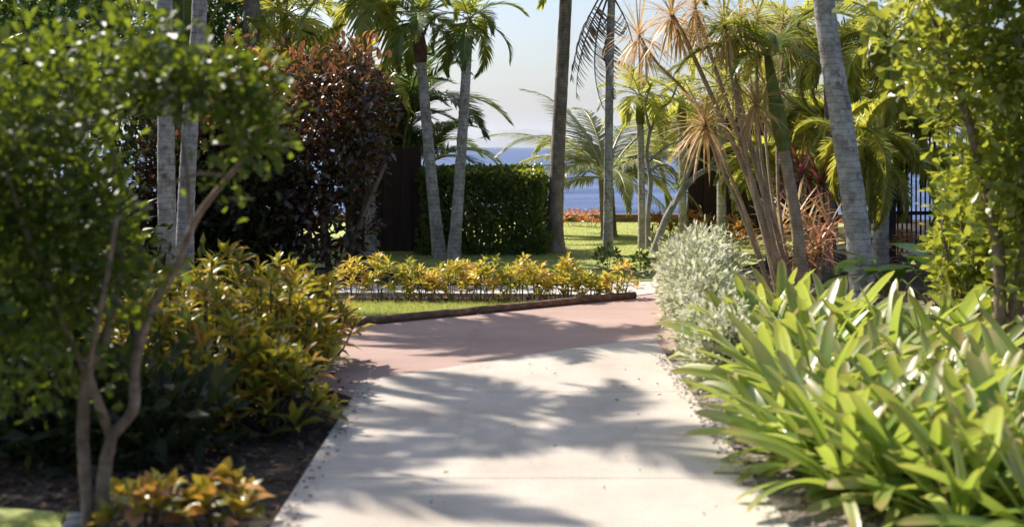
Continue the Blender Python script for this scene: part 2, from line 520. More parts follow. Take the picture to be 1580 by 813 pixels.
M['strap_leaf'] = leaf_mat('strap_leaf', [(0.0, (0.08, 0.17, 0.035)), (0.45, (0.18, 0.29, 0.055)), (0.75, (0.33, 0.41, 0.10)), (0.9, (0.58, 0.62, 0.36)), (0.95, (0.55, 0.50, 0.22)), (0.97, (0.50, 0.30, 0.14)), (1.0, (0.42, 0.28, 0.17))], 0.42, (0.62, 0.74, 0.09), 0.34, 1.0, objrand=True, tip=(0.36, 0.27, 0.09), vein=(0.24, 0.32, 0.07), veinw=0.5)
M['big_leaf'] = leaf_mat('big_dark_leaf', [(0.0, (0.018, 0.045, 0.018)), (1.0, (0.04, 0.085, 0.025))], 0.25, (0.15, 0.25, 0.03), 0.28, vein=(0.08, 0.13, 0.05), veinw=0.12, objrand=True)
M['orange_blade'] = leaf_mat('orange_blade', [(0.0, (0.34, 0.30, 0.09)), (0.35, (0.52, 0.36, 0.14)), (0.7, (0.60, 0.36, 0.19)), (1.0, (0.66, 0.54, 0.38))], 0.45, (0.72, 0.42, 0.16), 0.4, tmix=0.4)
M['olive_blade'] = leaf_mat('olive_blade', [(0.0, (0.16, 0.21, 0.04)), (0.5, (0.38, 0.36, 0.11)), (1.0, (0.55, 0.44, 0.25))], 0.45, (0.6, 0.5, 0.12), 0.4, tmix=0.4)
M['red_blade'] = leaf_mat('red_blade', [(0.0, (0.07, 0.02, 0.022)), (0.5, (0.16, 0.04, 0.04)), (1.0, (0.32, 0.14, 0.11))], 0.35, (0.40, 0.10, 0.07), 0.35, tmix=0.4)
M['pink_blade'] = leaf_mat('pink_blade', [(0.0, (0.25, 0.16, 0.04)), (0.4, (0.46, 0.18, 0.08)), (0.75, (0.50, 0.26, 0.2)), (1.0, (0.62, 0.46, 0.38))], 0.4, (0.7, 0.35, 0.2), 0.35, tmix=0.4)
M['grass'] = leaf_mat('grass_blade', [(0.0, (0.20, 0.25, 0.06)), (0.6, (0.32, 0.36, 0.10)), (1.0, (0.46, 0.46, 0.17))], 0.45, (0.72, 0.76, 0.16), 0.6)
M['litter'] = leaf_mat('dry_leaf', [(0.0, (0.035, 0.022, 0.015)), (0.75, (0.09, 0.05, 0.03)), (1.0, (0.34, 0.18, 0.09))], 0.15, (0.4, 0.2, 0.08), 0.75)
M['scrub'] = leaf_mat('dark_scrub', [(0.0, (0.03, 0.04, 0.02)), (1.0, (0.09, 0.10, 0.05))], 0.3, (0.2, 0.2, 0.06))


def sea_mat():
    m, N, Lk = new_mat('sea_water')
    b = N.new('ShaderNodeBsdfPrincipled')
    nz = noise(N, Lk, 0.05, 6, 0.6, sc=(0.4, 1.6, 1))
    rp = ramp(N, [(0.35, (0.03, 0.06, 0.15)), (0.62, (0.11, 0.16, 0.29))])
    Lk.new(nz.outputs[0], rp.inputs[0])
    Lk.new(rp.outputs[0], b.inputs['Base Color'])
    b.inputs['Roughness'].default_value = 0.55
    b.inputs['IOR'].default_value = 1.33
    b.inputs['Specular IOR Level'].default_value = 0.25
    bp = N.new('ShaderNodeBump')
    bp.inputs['Strength'].default_value = 1.0
    bp.inputs['Distance'].default_value = 0.5
    n2 = noise(N, Lk, 0.7, 6, 0.65, sc=(0.5, 1.2, 1))
    Lk.new(n2.outputs[0], bp.inputs['Height'])
    Lk.new(bp.outputs[0], b.inputs['Normal'])
    o = N.new('ShaderNodeOutputMaterial')
    Lk.new(b.outputs[0], o.inputs[0])
    return m


M['sea'] = sea_mat()

# ------------------------------------------------------------------ the setting: ground, paths, lawn, sea, island
PATH_L, PATH_R = -0.955, 1.095
SHORE = 25.6


def sheet(name, outline, z, mat, thick=0.0):
    g = Geo()
    if thick:
        prism(g, outline, z - thick, z)
    else:
        g.add([(x, y, z) for x, y in outline], [np.arange(len(outline))[None]])
    return obj(name, g.mesh(name, mat, False), kind='structure')


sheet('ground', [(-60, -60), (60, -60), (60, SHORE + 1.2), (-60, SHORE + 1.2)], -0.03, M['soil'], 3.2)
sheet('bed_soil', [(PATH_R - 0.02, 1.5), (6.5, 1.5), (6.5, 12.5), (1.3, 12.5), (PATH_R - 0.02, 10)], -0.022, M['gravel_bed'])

# concrete path: long straight walk that meets the red paving on a skewed, slightly curved line
edge = [G(px, py) for px, py in ((1019, 519.5), (960, 527), (900, 535), (830, 545), (760, 556), (690, 567), (620, 577.5), (553, 587))]
edge[-1] = (PATH_L - 0.02, edge[-1][1])
edge[0] = (PATH_R + 0.02, edge[0][1])
path = sheet('concrete_path', [(PATH_L, -12), (PATH_R, -12)] + edge, -0.018, M['soil'], 0.11)
joints = [-12.0, 1.4, 3.6, G(0, 737)[1], G(0, 604)[1]]
for k in range(5):
    y0 = joints[k] + 0.004
    rim = [(PATH_R, joints[k + 1] - 0.004), (PATH_L, joints[k + 1] - 0.004)] if k < 4 else edge
    g = Geo()
    prism(g, [(PATH_L, y0), (PATH_R, y0)] + rim, -0.016, 0.0)
    obj('slab', g.mesh('slab', M['concrete'], False), path)
# red paving beyond it
log_a, log_b = G(541, 502), G(980, 459)
sheet('red_pavement', [(-1.75, 9.0), (-1.3, 8.2), (-0.9, 7.6), (1.0, 9.3), (2.2, 9.6), (2.2, 12.6), (1.35, 13.3), (1.25, 12.9), log_b, log_a, (-1.7, 10.45)], -0.006, M['red_concrete'], 0.1)
# pale footpath behind the crotons, joins the red paving on the right
sheet('footpath', [(-6, 13.15), (-2.0, 13.15), (0.0, 13.05), (1.0, 12.95), (1.26, 12.9), (1.75, 13.4), (1.7, 14.3), (1.3, 14.15), (0.4, 13.75), (-2.0, 13.85), (-6, 13.9)], 0.002, M['kerb'], 0.08)
# lawns
sheet('lawn', [(-0.6, 14.2), (1.2, 14.35), (1.9, 14.6), (2.6, 15.5), (4.2, 18.5), (6.5, 22), (6.5, SHORE), (-8, SHORE), (-8, 16.2), (-1.8, 16.0)], -0.014, M['lawn'])
sheet('lawn', [(log_a[0] + 0.05, log_a[1] + 0.1), (0.35, 12.15), (0.2, 12.45), (-0.6, 12.35), (-2.2, 12.4), (-2.2, 11.2)], -0.016, M['lawn'])
sheet('lawn', [(-4.5, 4.0), (-1.85, 4.0), (-1.80, 5.12), (-1.9, 5.32), (-2.2, 5.4), (-4.5, 5.4)], -0.016, M['lawn'])

# sea: a disc that bends with the earth, down from the shore
g = Geo()
rad = np.array([0, 20, 60, 150, 400, 900, 1800, 3000, 4500, 6000, 7500, 9500, 13000])
aa = np.linspace(0, 2 * math.pi, 96, endpoint=False)
V = [(0.0, 0.0, -2.2)]
for r_ in rad[1:]:
    for a in aa:
        V.append((r_ * math.cos(a), r_ * math.sin(a), -2.2 - r_ * r_ / (2 * 6.37e6)))
n = len(aa)
k = np.arange(n)
Fs = [np.stack([np.zeros(n, int), 1 + k, 1 + (k + 1) % n], -1)]
for i in range(len(rad) - 2):
    b0, b1 = 1 + i * n, 1 + (i + 1) * n
    Fs.append(np.stack([b0 + k, b1 + k, b1 + (k + 1) % n, b0 + (k + 1) % n], -1))
g.add(V, Fs)
obj('sea', g.mesh('sea', M['sea']), kind='structure')

# far island on the horizon
g = Geo()
xs = np.linspace(-1500, 1500, 61)
prof = 300 * np.exp(-((xs + 120) / 420) ** 2) + 210 * np.exp(-((xs - 420) / 330) ** 2) + 150 * np.exp(-((xs + 700) / 350) ** 2)
prof += 14 * np.sin(xs / 70.0) + 9 * np.sin(xs / 31.0 + 1)
prof = np.maximum(prof * np.clip((1500 - abs(xs)) / 500, 0, 1), 0)
V, nx = [], len(xs)
for yy, s in ((-900, 0.0), (-500, 0.55), (0, 1.0), (500, 0.6), (900, 0.0)):
    for x, h in zip(xs, prof):
        V.append((x, yy, h * s - 45))
i = np.arange(nx - 1)
Fs = [np.stack([r_ * nx + i, r_ * nx + i + 1, (r_ + 1) * nx + i + 1, (r_ + 1) * nx + i], -1) for r_ in range(4)]
g.add(V, Fs)
obj('island_hills', g.mesh('island_hills', M['hill']), loc=(190, 20000, 0), kind='structure')

# ------------------------------------------------------------------ plant builders


def blob_points(blobs, n, shell=0.55):
    """n points in a union of ellipsoids (cx,cy,cz,rx,ry,rz[,weight]); returns points and outward directions."""
    w = np.array([(b[6] if len(b) > 6 else b[3] * b[4] * b[5]) for b in blobs], float)
    w /= w.sum()
    ids = rng.choice(len(blobs), n, p=w)
    B = np.array([b[:6] for b in blobs])[ids]
    u = unit(rng.normal(size=(n, 3)))
    r_ = shell + (1 - shell) * rng.random(n) ** 0.6
    r_ = np.where(rng.random(n) < 0.2, rng.random(n) ** 0.5 * 0.8, r_)
    return B[:, :3] + u * r_[:, None] * B[:, 3:6], u


def crown(blobs, nclump, per, clump_r, L, W, mat, T=LEAF4, up=0.35, shell=0.6, name='crown', mixr=0.35):
    """Leaf clumps spread through blobs, as one mesh."""
    c, u = blob_points(blobs, nclump, shell)
    pos = np.repeat(c, per, 0)
    uu = np.repeat(u, per, 0)
    off = rng.normal(size=pos.shape) * clump_r * 0.55
    d = unit(off) * 0.7 + uu * 0.6 + rng.normal(size=pos.shape) * 0.5 + np.array([0, 0, up])
    nrm = rng.normal(size=pos.shape) * 0.6 + np.array([0, 0, 1.0]) + uu * 0.5
    n = len(pos)
    base = np.repeat(rng.random(nclump), per)
    rand = np.clip(base * (1 - mixr) + rng.random(n) * mixr, 0, 1)
    s = rng.uniform(0.65, 1.2, n)
    g = Geo()
    scatter(g, T, pos + off, d, nrm, L * s, W * s * rng.uniform(0.8, 1.15, n), rand)
    return g.mesh(name, mat)


def limb(g, pts, r0, r1, n=14, sides=7, wob=0.05):
    p = smooth_line(pts, n)
    tube(g, p, np.linspace(r0, r1, n), sides, wob=wob)
    return p


def frond_mesh(name, mat, L=1.6, n=42, ll=0.45, w=0.03, bend=1.2, droop=0.8, lift=0.25, plume=False, start=0.14, seed=1, a0=0.0, ragged=0.0):
    r2 = np.random.default_rng(seed)
    K = 14
    ts = np.linspace(0, 1, K)
    el = a0 - bend * ts ** 1.35
    step = L / (K - 1)
    pts = np.zeros((K, 3))
    for k in range(1, K):
        e = 0.5 * (el[k] + el[k - 1])
        pts[k] = pts[k - 1] + np.array([0.03 * L * math.sin(seed) * ts[k] / K, math.cos(e) * step, math.sin(e) * step])
    g = Geo()
    tube(g, pts, np.linspace(0.016, 0.003, K) * (L / 1.6) ** 0.7, 5, C=[0.5, 0.5, 0.5, 0.0])
    base, dd, ll_, ww, dr, sd = [], [], [], [], [], []
    X = np.array([1.0, 0, 0])
    for t in np.linspace(start, 1.0, n):
        if ragged and r2.random() < ragged:
            continue
        i = min(K - 2, int(t * (K - 1)))
        f = t * (K - 1) - i
        p = pts[i] * (1 - f) + pts[i + 1] * f
        T = unit(pts[i + 1] - pts[i])
        U = np.cross(X, T)
        ang = R(68 - 42 * t) + r2.normal() * 0.06
        prof = (0.55 + 0.45 * math.sin(math.pi * min(1, 0.15 + t))) * (1 - 0.45 * t ** 4)
        for s in (-1, 1):
            phis = (0.0,) if not plume else (-0.9, -0.1, 0.8)
            for ph in phis:
                S = s * X * math.cos(ph) + U * math.sin(ph)
                D = math.sin(ang) * S + math.cos(ang) * T + (0 if plume else lift) * U + r2.normal(size=3) * 0.06
                base.append(p)
                dd.append(D)
                ll_.append(ll * prof * r2.uniform(0.85, 1.1))
                ww.append(w * r2.uniform(0.8, 1.1))
                dr.append(droop * r2.uniform(0.7, 1.3))
                sd.append(np.cross(D, U + 0.3 * s * X * (-1)))
    ribbons(g, np.array(base), np.array(dd), np.array(ll_), np.array(ww), np.array(dr), 3, rand=r2.random(len(base)), side=np.array(sd))
    return g.mesh(name, mat)


FR = {}


def fronds(key, mat, **kw):
    FR[key] = [frond_mesh('frond_' + key, M[mat], seed=s + 1, **{**kw, 'bend': kw['bend'] * (0.8 + 0.25 * s)}) for s in range(3)]


fronds('adonidia', 'palm_green', L=1.15, n=40, ll=0.36, w=0.034, bend=1.5, droop=0.7, lift=0.35)
fronds('adonidia_yellow', 'palm_yellow', L=1.2, n=40, ll=0.42, w=0.036, bend=1.5, droop=0.9, lift=0.25)
fronds('coconut', 'palm_pale', L=2.3, n=88, ll=0.55, w=0.036, bend=1.25, droop=0.9, lift=0.1)
fronds('coconut_high', 'palm_green', L=2.3, n=60, ll=0.6, w=0.045, bend=1.3, droop=0.8, lift=0.1)
fronds('areca', 'palm_dark', L=1.6, n=44, ll=0.42, w=0.03, bend=1.2, droop=0.6, lift=0.35)
fronds('areca_light', 'palm_yellow', L=1.4, n=40, ll=0.38, w=0.028, bend=1.2, droop=0.7, lift=0.3)
fronds('foxtail', 'palm_yellow', L=1.5, n=52, ll=0.28, w=0.028, bend=1.7, droop=0.5, plume=True)
fronds('foxtail_green', 'palm_yellow', L=1.3, n=46, ll=0.26, w=0.03, bend=1.6, droop=0.5, plume=True)
fronds('dead', 'palm_dead', L=1.5, n=34, ll=0.36, w=0.026, bend=0.7, droop=1.6, lift=0.0, ragged=0.3)
fronds('small', 'palm_yellow', L=0.8, n=30, ll=0.30, w=0.026, bend=1.3, droop=0.8, lift=0.3)


def put_fronds(root, top, key, n, el=(-0.2, 1.1), scale=(0.85, 1.1), az0=0.0, seed=0, azs=None, name='frond'):
    r2 = random.Random(seed)
    for k in range(n):
        az = (az0 + k * 2.39996) if azs is None else azs[k]
        e = el[1] + (el[0] - el[1]) * ((k + 0.5) / n) + r2.uniform(-0.12, 0.12)
        s = r2.uniform(*scale)
        obj(name, FR[key][r2.randrange(3)], root, top, (e, r2.uniform(-0.15, 0.15), az), (s, s, s))


def trunk_mesh(name, pts, r0, r1, mat, flare=1.35, sides=14, n=72, ring=0.05, flare_h=0.12):
    p = smooth_line(pts, n)
    t = np.linspace(0, 1, n)
    r_ = r0 + (r1 - r0) * t
    r_ = r_ * (1 + (flare - 1) * np.exp(-t / flare_h))
    r_ = r_ * (1 + ring * np.where(np.arange(n) % 2 == 0, 1, -0.4) * rng.uniform(0.4, 1.2, n))
    g = Geo()
    tube(g, p, r_, sides, wob=0.012)
    return g.mesh(name, mat), p[-1]


def palm(name, label, pix, d, r0, r1, bark, key, nf, el=(-0.3, 1.1), shaft=None, shaft_len=0.35, group=None, seed=1, extra=0.0, scale=(0.85, 1.1), flare=1.35, dead=0, sides=14, ring=0.035):
    """pix: trunk centre line in photo pixels from the foot to the top at distance d."""
    bx = (pix[0][0] - 790) * d / F
    root = thing(name, label, 'palm tree', (bx, d, -0.03), group)
    pts = []
    for k, (px, py) in enumerate(pix):
        x, y, z = P(px, py, d)
        pts.append((x - bx, extra * k / max(1, len(pix) - 1), z + 0.03))
    pts[0] = (0, 0, -0.03)
    me, top = trunk_mesh('trunk', pts, r0, r1, M[bark], flare, sides, ring=ring)
    obj('trunk', me, root)
    if shaft:
        g = Geo()
        T = unit(np.array(pts[-1]) - np.array(pts[-2]))
        q = np.array([top - T * 0.02 + T * shaft_len * f for f in np.linspace(0, 1, 8)])
        tube(g, q, r1 * np.array([1.12, 1.35, 1.4, 1.3, 1.15, 0.95, 0.75, 0.5]), 12)
        obj('crownshaft', g.mesh('crownshaft', M[shaft]), root)
        top = top + T * shaft_len * 0.9
    put_fronds(root, tuple(top), key, nf, el, scale, seed * 0.7, seed)
    if dead:
        put_fronds(root, tuple(top - np.array([0, 0, 0.12])), 'dead', dead, (-1.35, -1.0), (0.8, 1.1), seed * 1.3, seed + 50, name='dead_frond')
    return root


def leaf_mesh(name, T, L, W, mat):
    g = Geo()
    scatter(g, T, np.zeros((1, 3)), np.array([[0, 1.0, 0]]), np.array([[0, 0, 1.0]]), L, W, np.array([0.5]))
    return g.mesh(name, mat)


def croton_layout(ntip, per, h, rad, L, low=0.35, flat=1.0):
    """Rosettes of leaves at the tips of stems: tips, leaf positions, directions, lengths."""
    th = np.arange(ntip) * 2.39996 + rng.uniform(0, 6)
    rr = rad * np.sqrt((np.arange(ntip) + 0.4) / ntip) * rng.uniform(0.8, 1.05, ntip)
    z = h * (1 - (1 - low) * (rr / rad) ** 2.2) * rng.uniform(0.85, 1.05, ntip) - L * 0.35
    tips = np.stack([rr * np.cos(th), rr * np.sin(th), np.maximum(z, 0.08)], -1)
    pos, dr, ln = [], [], []
    for tp in tips:
        lean = np.array([tp[0], tp[1], 0]) / max(rad, 1e-3)
        a0 = rng.uniform(0, 6)
        for k in range(per):
            a = a0 + k * 2.39996
            e = 1.25 - 1.35 * (k / per) + rng.normal() * 0.15
            d = np.array([math.cos(a) * math.cos(e), math.sin(a) * math.cos(e), math.sin(e)]) + 0.35 * lean
            pos.append(tp + np.array([0, 0, -0.10 * L * k / per * 4]) + rng.normal(size=3) * 0.005)
            dr.append(d)
            ln.append(L * rng.uniform(0.7, 1.15) * (0.75 + 0.4 * k / per))
    return tips, np.array(pos), unit(np.array(dr)), np.array(ln)


def stems_mesh(tips, mat, r0=0.012, name='stem'):
    g = Geo()
    for tp in tips:
        b = np.array([tp[0] * 0.25, tp[1] * 0.25, -0.02])
        m = (b + tp) / 2 + np.array([tp[0] * 0.12, tp[1] * 0.12, 0.0])
        limb(g, [b, m, tp], r0, r0 * 0.45, 7, 5)
    return g.mesh(name, mat)


def dress_leaves(root, meshes, pos, dr, ln, L0, name='leaf'):
    for p, d, l in zip(pos, dr, ln):
        d = Vector(d).normalized()
        z = Vector((rng.normal() * 0.3, rng.normal() * 0.3, 1.0))
        x = d.cross(z).normalized()
        zz = x.cross(d)
        m = Matrix((x, d, zz)).transposed()
        s = l / L0
        obj(name, meshes[rnd.randrange(len(meshes))], root, tuple(p), m.to_euler(), (s, s, s))


def croton_joined(label, loc, ntip, per, h, rad, L, W, mat, group=None, shift=0.0, T=LEAF8, name='croton', cat='shrub'):
    root = thing(name, label, cat, loc, group)
    tips, pos, dr, ln = croton_layout(ntip, per, h, rad, L, 0.3)
    tr = np.repeat(rng.random(len(tips)), per)
    rand = np.clip(tr * 0.55 + rng.random(len(pos)) * 0.5 + shift, 0, 1)
    g = Geo()
    scatter(g, T, pos, dr, rng.normal(size=pos.shape) * 0.3 + np.array([0, 0, 1.0]), ln, ln * W / L, rand)
    obj('foliage', g.mesh('foliage', M[mat]), root, kind='stuff')
    obj('stem', stems_mesh(tips[::2], M['brown_bark'], 0.006), root, kind='stuff')
    return root


def rosette(g, c, n, L, W, droop=0.5, el=(-0.5, 1.4), fold=0.12, seg=4, tilt=(0, 0, 0)):
    k = np.arange(n)
    az = k * 2.39996 + rng.uniform(0, 6)
    e = el[1] + (el[0] - el[1]) * ((k + 0.5) / n) ** 0.8 + rng.normal(size=n) * 0.1
    d = np.stack([np.cos(az) * np.cos(e), np.sin(az) * np.cos(e), np.sin(e)], -1) + np.array(tilt)
    base = np.array(c) + np.stack([np.zeros(n), np.zeros(n), -0.12 * L * k / n], -1)
    ribbons(g, base, d, L * rng.uniform(0.75, 1.1, n), W * rng.uniform(0.8, 1.1, n), droop * rng.uniform(0.15, 2.1, n), seg, fold=fold)
    return g


ORD = ['first', 'second', 'third', 'fourth', 'fifth', 'sixth', 'seventh', 'eighth', 'ninth', 'tenth', 'eleventh', 'twelfth', 'thirteenth', 'fourteenth', 'fifteenth', 'sixteenth', 'seventeenth', 'eighteenth']

# ------------------------------------------------------------------ structures: timber edging, screens, picket fence, lamp
a, b = np.array([*log_a, 0.0]), np.array([*log_b, 0.0])
a = a - (b - a) * 0.25
root = thing('timber_edging', 'long dark round timber edging log lying between red paving and grass', 'edging', tuple(a))
dv = b - a
cuts = [0.0, 0.52, 1.0]
for c0, c1 in zip(cuts[:-1], cuts[1:]):
    g = Geo()
    ts = np.linspace(c0 + 0.002, c1 - 0.002, 24)
    pts = np.array([dv * t + np.array([0, 0.0, 0.025]) for t in ts])
    tube(g, np.vstack([pts[0] + dv * 0.0002, pts]), np.concatenate([[0.004], np.full(24, 0.035)]), 16, wob=0.01)
    obj('log', g.mesh('log', M['timber']), root)


def screen(name, label, x0, x1, y, h, step=0.125):
    root = thing(name, label, 'fence', ((x0 + x1) / 2, y, -0.03))
    nb = max(2, int(round((x1 - x0) / step)))
    w = (x1 - x0) / nb
    me = None
    for k in range(nb):
        if me is None:
            g = Geo()
            box(g, (-w / 2 - 0.004, -0.014, 0.05), (w / 2 + 0.004, 0.014, h), 0.007)
            me = g.mesh('board', M['dark_board'], False)
        obj('board', me, root, ((k + 0.5) * w - (x1 - x0) / 2, (k % 2) * 0.031 - 0.016, 0), scale=(1, 1, rnd.uniform(0.99, 1.006)))
    for z in (0.35, h - 0.3):
        g = Geo()
        box(g, (-(x1 - x0) / 2, 0.033, z), ((x1 - x0) / 2, 0.068, z + 0.09))
        obj('rail', g.mesh('rail', M['dark_board'], False), root)
    for x in (-(x1 - x0) / 2 + 0.05, (x1 - x0) / 2 - 0.05):
        g = Geo()
        box(g, (x - 0.045, 0.07, 0.0), (x + 0.045, 0.16, h + 0.02), 0.006)
        obj('post', g.mesh('post', M['dark_board'], False), root)
    return root


screen('timber_screen', 'dark brown vertical board screen behind the two slim palms and copper bush', -2.35, -1.29, 18.1, 1.52)
screen('timber_screen', 'wide dark brown vertical board screen behind the orange crotons and leaning stems', 2.98, 5.5, 21.6, 2.05)

fy = 17.0
root = thing('picket_fence', 'dark slim metal picket fence with the blue sea showing between its bars', 'fence', (5.75, fy, -0.03))
for x in (-0.70, -0.605 + 0.0, 1.3):
    if x == -0.605:
        continue
    g = Geo()
    box(g, (x - 0.04, -0.04, 0), (x + 0.04, 0.04, 1.78), 0.006)
    obj('post', g.mesh('post', M['dark_metal'], False), root)
for z in (0.62, 1.30):
    g = Geo()
    box(g, (-0.66, -0.012, z), (1.26, 0.012, z + 0.05))
    obj('rail', g.mesh('rail', M['dark_metal'], False), root)
g = Geo()
box(g, (-0.009, 0.014, 0.12), (0.009, 0.032, 1.72))
pk = g.mesh('picket', M['dark_metal'], False)
for k in range(31):
    x = -0.62 + k * 0.061
    obj('picket', pk, root, (x, 0, 0))
# a further stretch left of the post
for k in range(3):
    obj('picket', pk, root, (-0.78 - k * 0.061, 0, 0))

g = Geo()
lx, ly = (1187 - 790) * 16.0 / F, 16.0
root = thing('bollard_lamp', 'small dark bollard garden lamp with a white band beside the leaning stems', 'lamp', (lx, ly, -0.03))
g = Geo()
tube(g, [(0, 0, 0), (0, 0, 0.52)], 0.05, 16)
obj('post', g.mesh('post', M['dark_metal']), root)
g = Geo()
tube(g, [(0, 0, 0.515), (0, 0, 0.575)], 0.062, 16)
obj('lens', g.mesh('lens', M['white_metal']), root)
g = Geo()
tube(g, [(0, 0, 0.575), (0, 0, 0.60), (0, 0, 0.68), (0, 0, 0.70)], [0.085, 0.095, 0.08, 0.03], 16)
obj('cap', g.mesh('cap', M['dark_metal']), root)

g = Geo()
box(g, (-9, SHORE - 0.05, -0.02), (8, SHORE + 0.3, 0.14), 0.02)
o = obj('sea_wall', g.mesh('sea_wall', M['timber'], False))
tag(o, 'low brown kerb wall along the far lawn edge above the sea', 'wall')

# ------------------------------------------------------------------ palms
GP = 'palms around the garden path'
palm('coconut_palm', 'tall thick coconut palm with a flared dark foot on the lawn beside the clipped hedge', [(855, 389), (857, 330), (863, 190), (873, 0), (884, -260)], 18.3, 0.114, 0.080, 'coco_bark', 'coconut_high', 16, (-0.4, 1.2), seed=3, flare=1.7, group=GP, ring=0.02)
palm('slim_palm', 'slim grey palm leaning slightly left in front of the clipped hedge, red brown sheath', [(679, 402), (669, 310), (659, 200), (650, 95)], 17.3, 0.082, 0.066, 'palm_bark', 'adonidia', 12, (-0.4, 1.25), 'red_shaft', 0.62, seed=2, group=GP, scale=(0.75, 0.95))
palm('slim_palm', 'slim grey palm leaning slightly right in front of the clipped hedge, drooping green crown', [(699, 404), (706, 320), (714, 200), (722, 62)], 17.1, 0.080, 0.062, 'palm_bark', 'adonidia', 13, (-0.75, 1.25), 'green_shaft', 0.3, seed=6, group=GP, scale=(0.65, 0.85))
palm('slim_palm', 'slim palm on the lawn with brown dead fronds hanging, right of the thick coconut palm', [(938, 392), (939, 250), (941, 100), (944, -15)], 17.9, 0.062, 0.052, 'palm_bark', 'coconut_high', 9, (0.35, 1.25), seed=5, group=GP, dead=0)
palm('slim_palm', 'pale straight palm of a close pair, left of the crossing one', [(262, 446), (257, 300), (256, 140), (254, 0), (256, -240)], 13.5, 0.095, 0.08, 'palm_bark', 'adonidia', 15, (-0.5, 1.15), 'green_shaft', 0.6, seed=8, group=GP, scale=(1.15, 1.4))
palm('slim_palm', 'straight palm behind the small leafy tree fork, crossing a darker trunk above', [(283, 445), (288, 300), (297, 140), (308, 0), (298, -215)], 13.0, 0.085, 0.075, 'palm_bark', 'adonidia', 13, (-0.5, 1.15), 'green_shaft', 0.6, seed=9, group=GP, scale=(0.95, 1.15), extra=0.0)
palm('rough_palm', 'dark rough barked palm trunk seen between the straight pair of palms', [(284, 400), (284, 200), (283, -20), (282, -95)], 19.0, 0.19, 0.18, 'dark_bark', 'coconut_high', 12, (-0.5, 1.1), seed=12, group=GP, ring=0.12, flare=1.1)
palm('slim_palm', 'brown palm trunk rising behind the copper bush with a bright edge on one side', [(392, 420), (390, 200), (388, 0), (386, -140)], 18.6, 0.125, 0.115, 'coco_bark', 'adonidia_yellow', 14, (-0.5, 1.1), 'green_shaft', 0.5, seed=13, group=GP, scale=(1.1, 1.4))
palm('slim_palm', 'thin grey palm behind the brown trunk and the copper bush top', [(437, 400), (438, 200), (440, 60)], 19.5, 0.075, 0.07, 'palm_bark', 'adonidia_yellow', 12, (-0.9, 1.1), 'green_shaft', 0.4, seed=14, group=GP, scale=(1.0, 1.3))
palm('slim_palm', 'yellow green palm whose drooping fronds hang over the copper bush top', [(572, 420), (570, 200), (566, 20)], 17.9, 0.07, 0.06, 'palm_bark', 'adonidia_yellow', 14, (-0.7, 1.0), 'green_shaft', 0.35, seed=15, group=GP, scale=(0.9, 1.15))
palm('leaning_palm', 'thick grey ringed palm leaning left out of the strap leaved bed', [(1334, 484), (1322, 350), (1299, 190), (1277, 50), (1258, -120)], 11.6, 0.116, 0.092, 'palm_bark', 'adonidia', 13, (-0.3, 1.1), 'green_shaft', 0.6, seed=16, group=GP, flare=1.05, scale=(0.95, 1.15))
palm('foxtail_palm', 'grey foxtail palm with plume like fronds in front of the picket fence', [(1357, 412), (1361, 300), (1366, 190), (1371, 95)], 14.8, 0.085, 0.075, 'palm_bark', 'foxtail', 15, (-1.0, 1.0), 'green_shaft', 0.4, seed=17, group=GP, scale=(0.8, 1.05))
palm('slim_palm', 'yellow leaved small palm on a thin grey trunk beside the bare frangipani', [(990, 382), (990, 300), (988, 190)], 19.0, 0.056, 0.05, 'palm_bark', 'small', 13, (-0.5, 1.2), 'green_shaft', 0.45, seed=18, group=GP, scale=(0.8, 1.1), flare=1.1)
palm('slim_palm', 'grey palm trunk standing at the left end of the wide board screen', [(1053, 368), (1053, 280), (1052, 190)], 20.0, 0.062, 0.056, 'palm_bark', 'areca_light', 11, (-0.4, 1.2), 'green_shaft', 0.4, seed=19, group=GP, flare=1.1, scale=(0.7, 0.9))
palm('slim_palm', 'grey palm trunk in front of the middle of the wide board screen', [(1113, 372), (1113, 280), (1112, 170)], 19.2, 0.072, 0.064, 'palm_bark', 'areca_light', 12, (-0.5, 1.2), 'green_shaft', 0.4, seed=20, group=GP, flare=1.1, scale=(0.7, 0.95))
palm('green_palm', 'young palm with a long smooth green shaft curving up between tan leaning stems', [(1243, 432), (1228, 340), (1209, 230)], 12.4, 0.062, 0.055, 'tan_bark', 'adonidia', 9, (0.1, 1.2), 'green_shaft', 1.0, seed=21, group=GP, flare=1.1, scale=(0.6, 0.85))
palm('slim_palm', 'thin dark palm trunk close behind the thick leaning palm', [(1283, 400), (1281, 300), (1279, 190), (1278, 100)], 15.5, 0.06, 0.055, 'coco_bark', 'foxtail_green', 12, (-0.7, 1.0), 'green_shaft', 0.3, seed=22, group=GP, scale=(0.75, 1.0))
palm('slim_palm', 'yellow green palm behind the orange heads, its crown filling the sky above the board screen', [(1140, 362), (1138, 250), (1134, 95)], 22.5, 0.08, 0.07, 'palm_bark', 'adonidia_yellow', 16, (-0.7, 1.2), 'green_shaft', 0.4, seed=31, group=GP, scale=(0.9, 1.2))
palm('slim_palm', 'green palm behind the curved green shaft, its crown touching the thick leaning palm', [(1236, 368), (1236, 250), (1234, 80)], 21.0, 0.08, 0.07, 'palm_bark', 'adonidia_yellow', 16, (-0.7, 1.2), 'green_shaft', 0.4, seed=32, group=GP, scale=(0.9, 1.2))
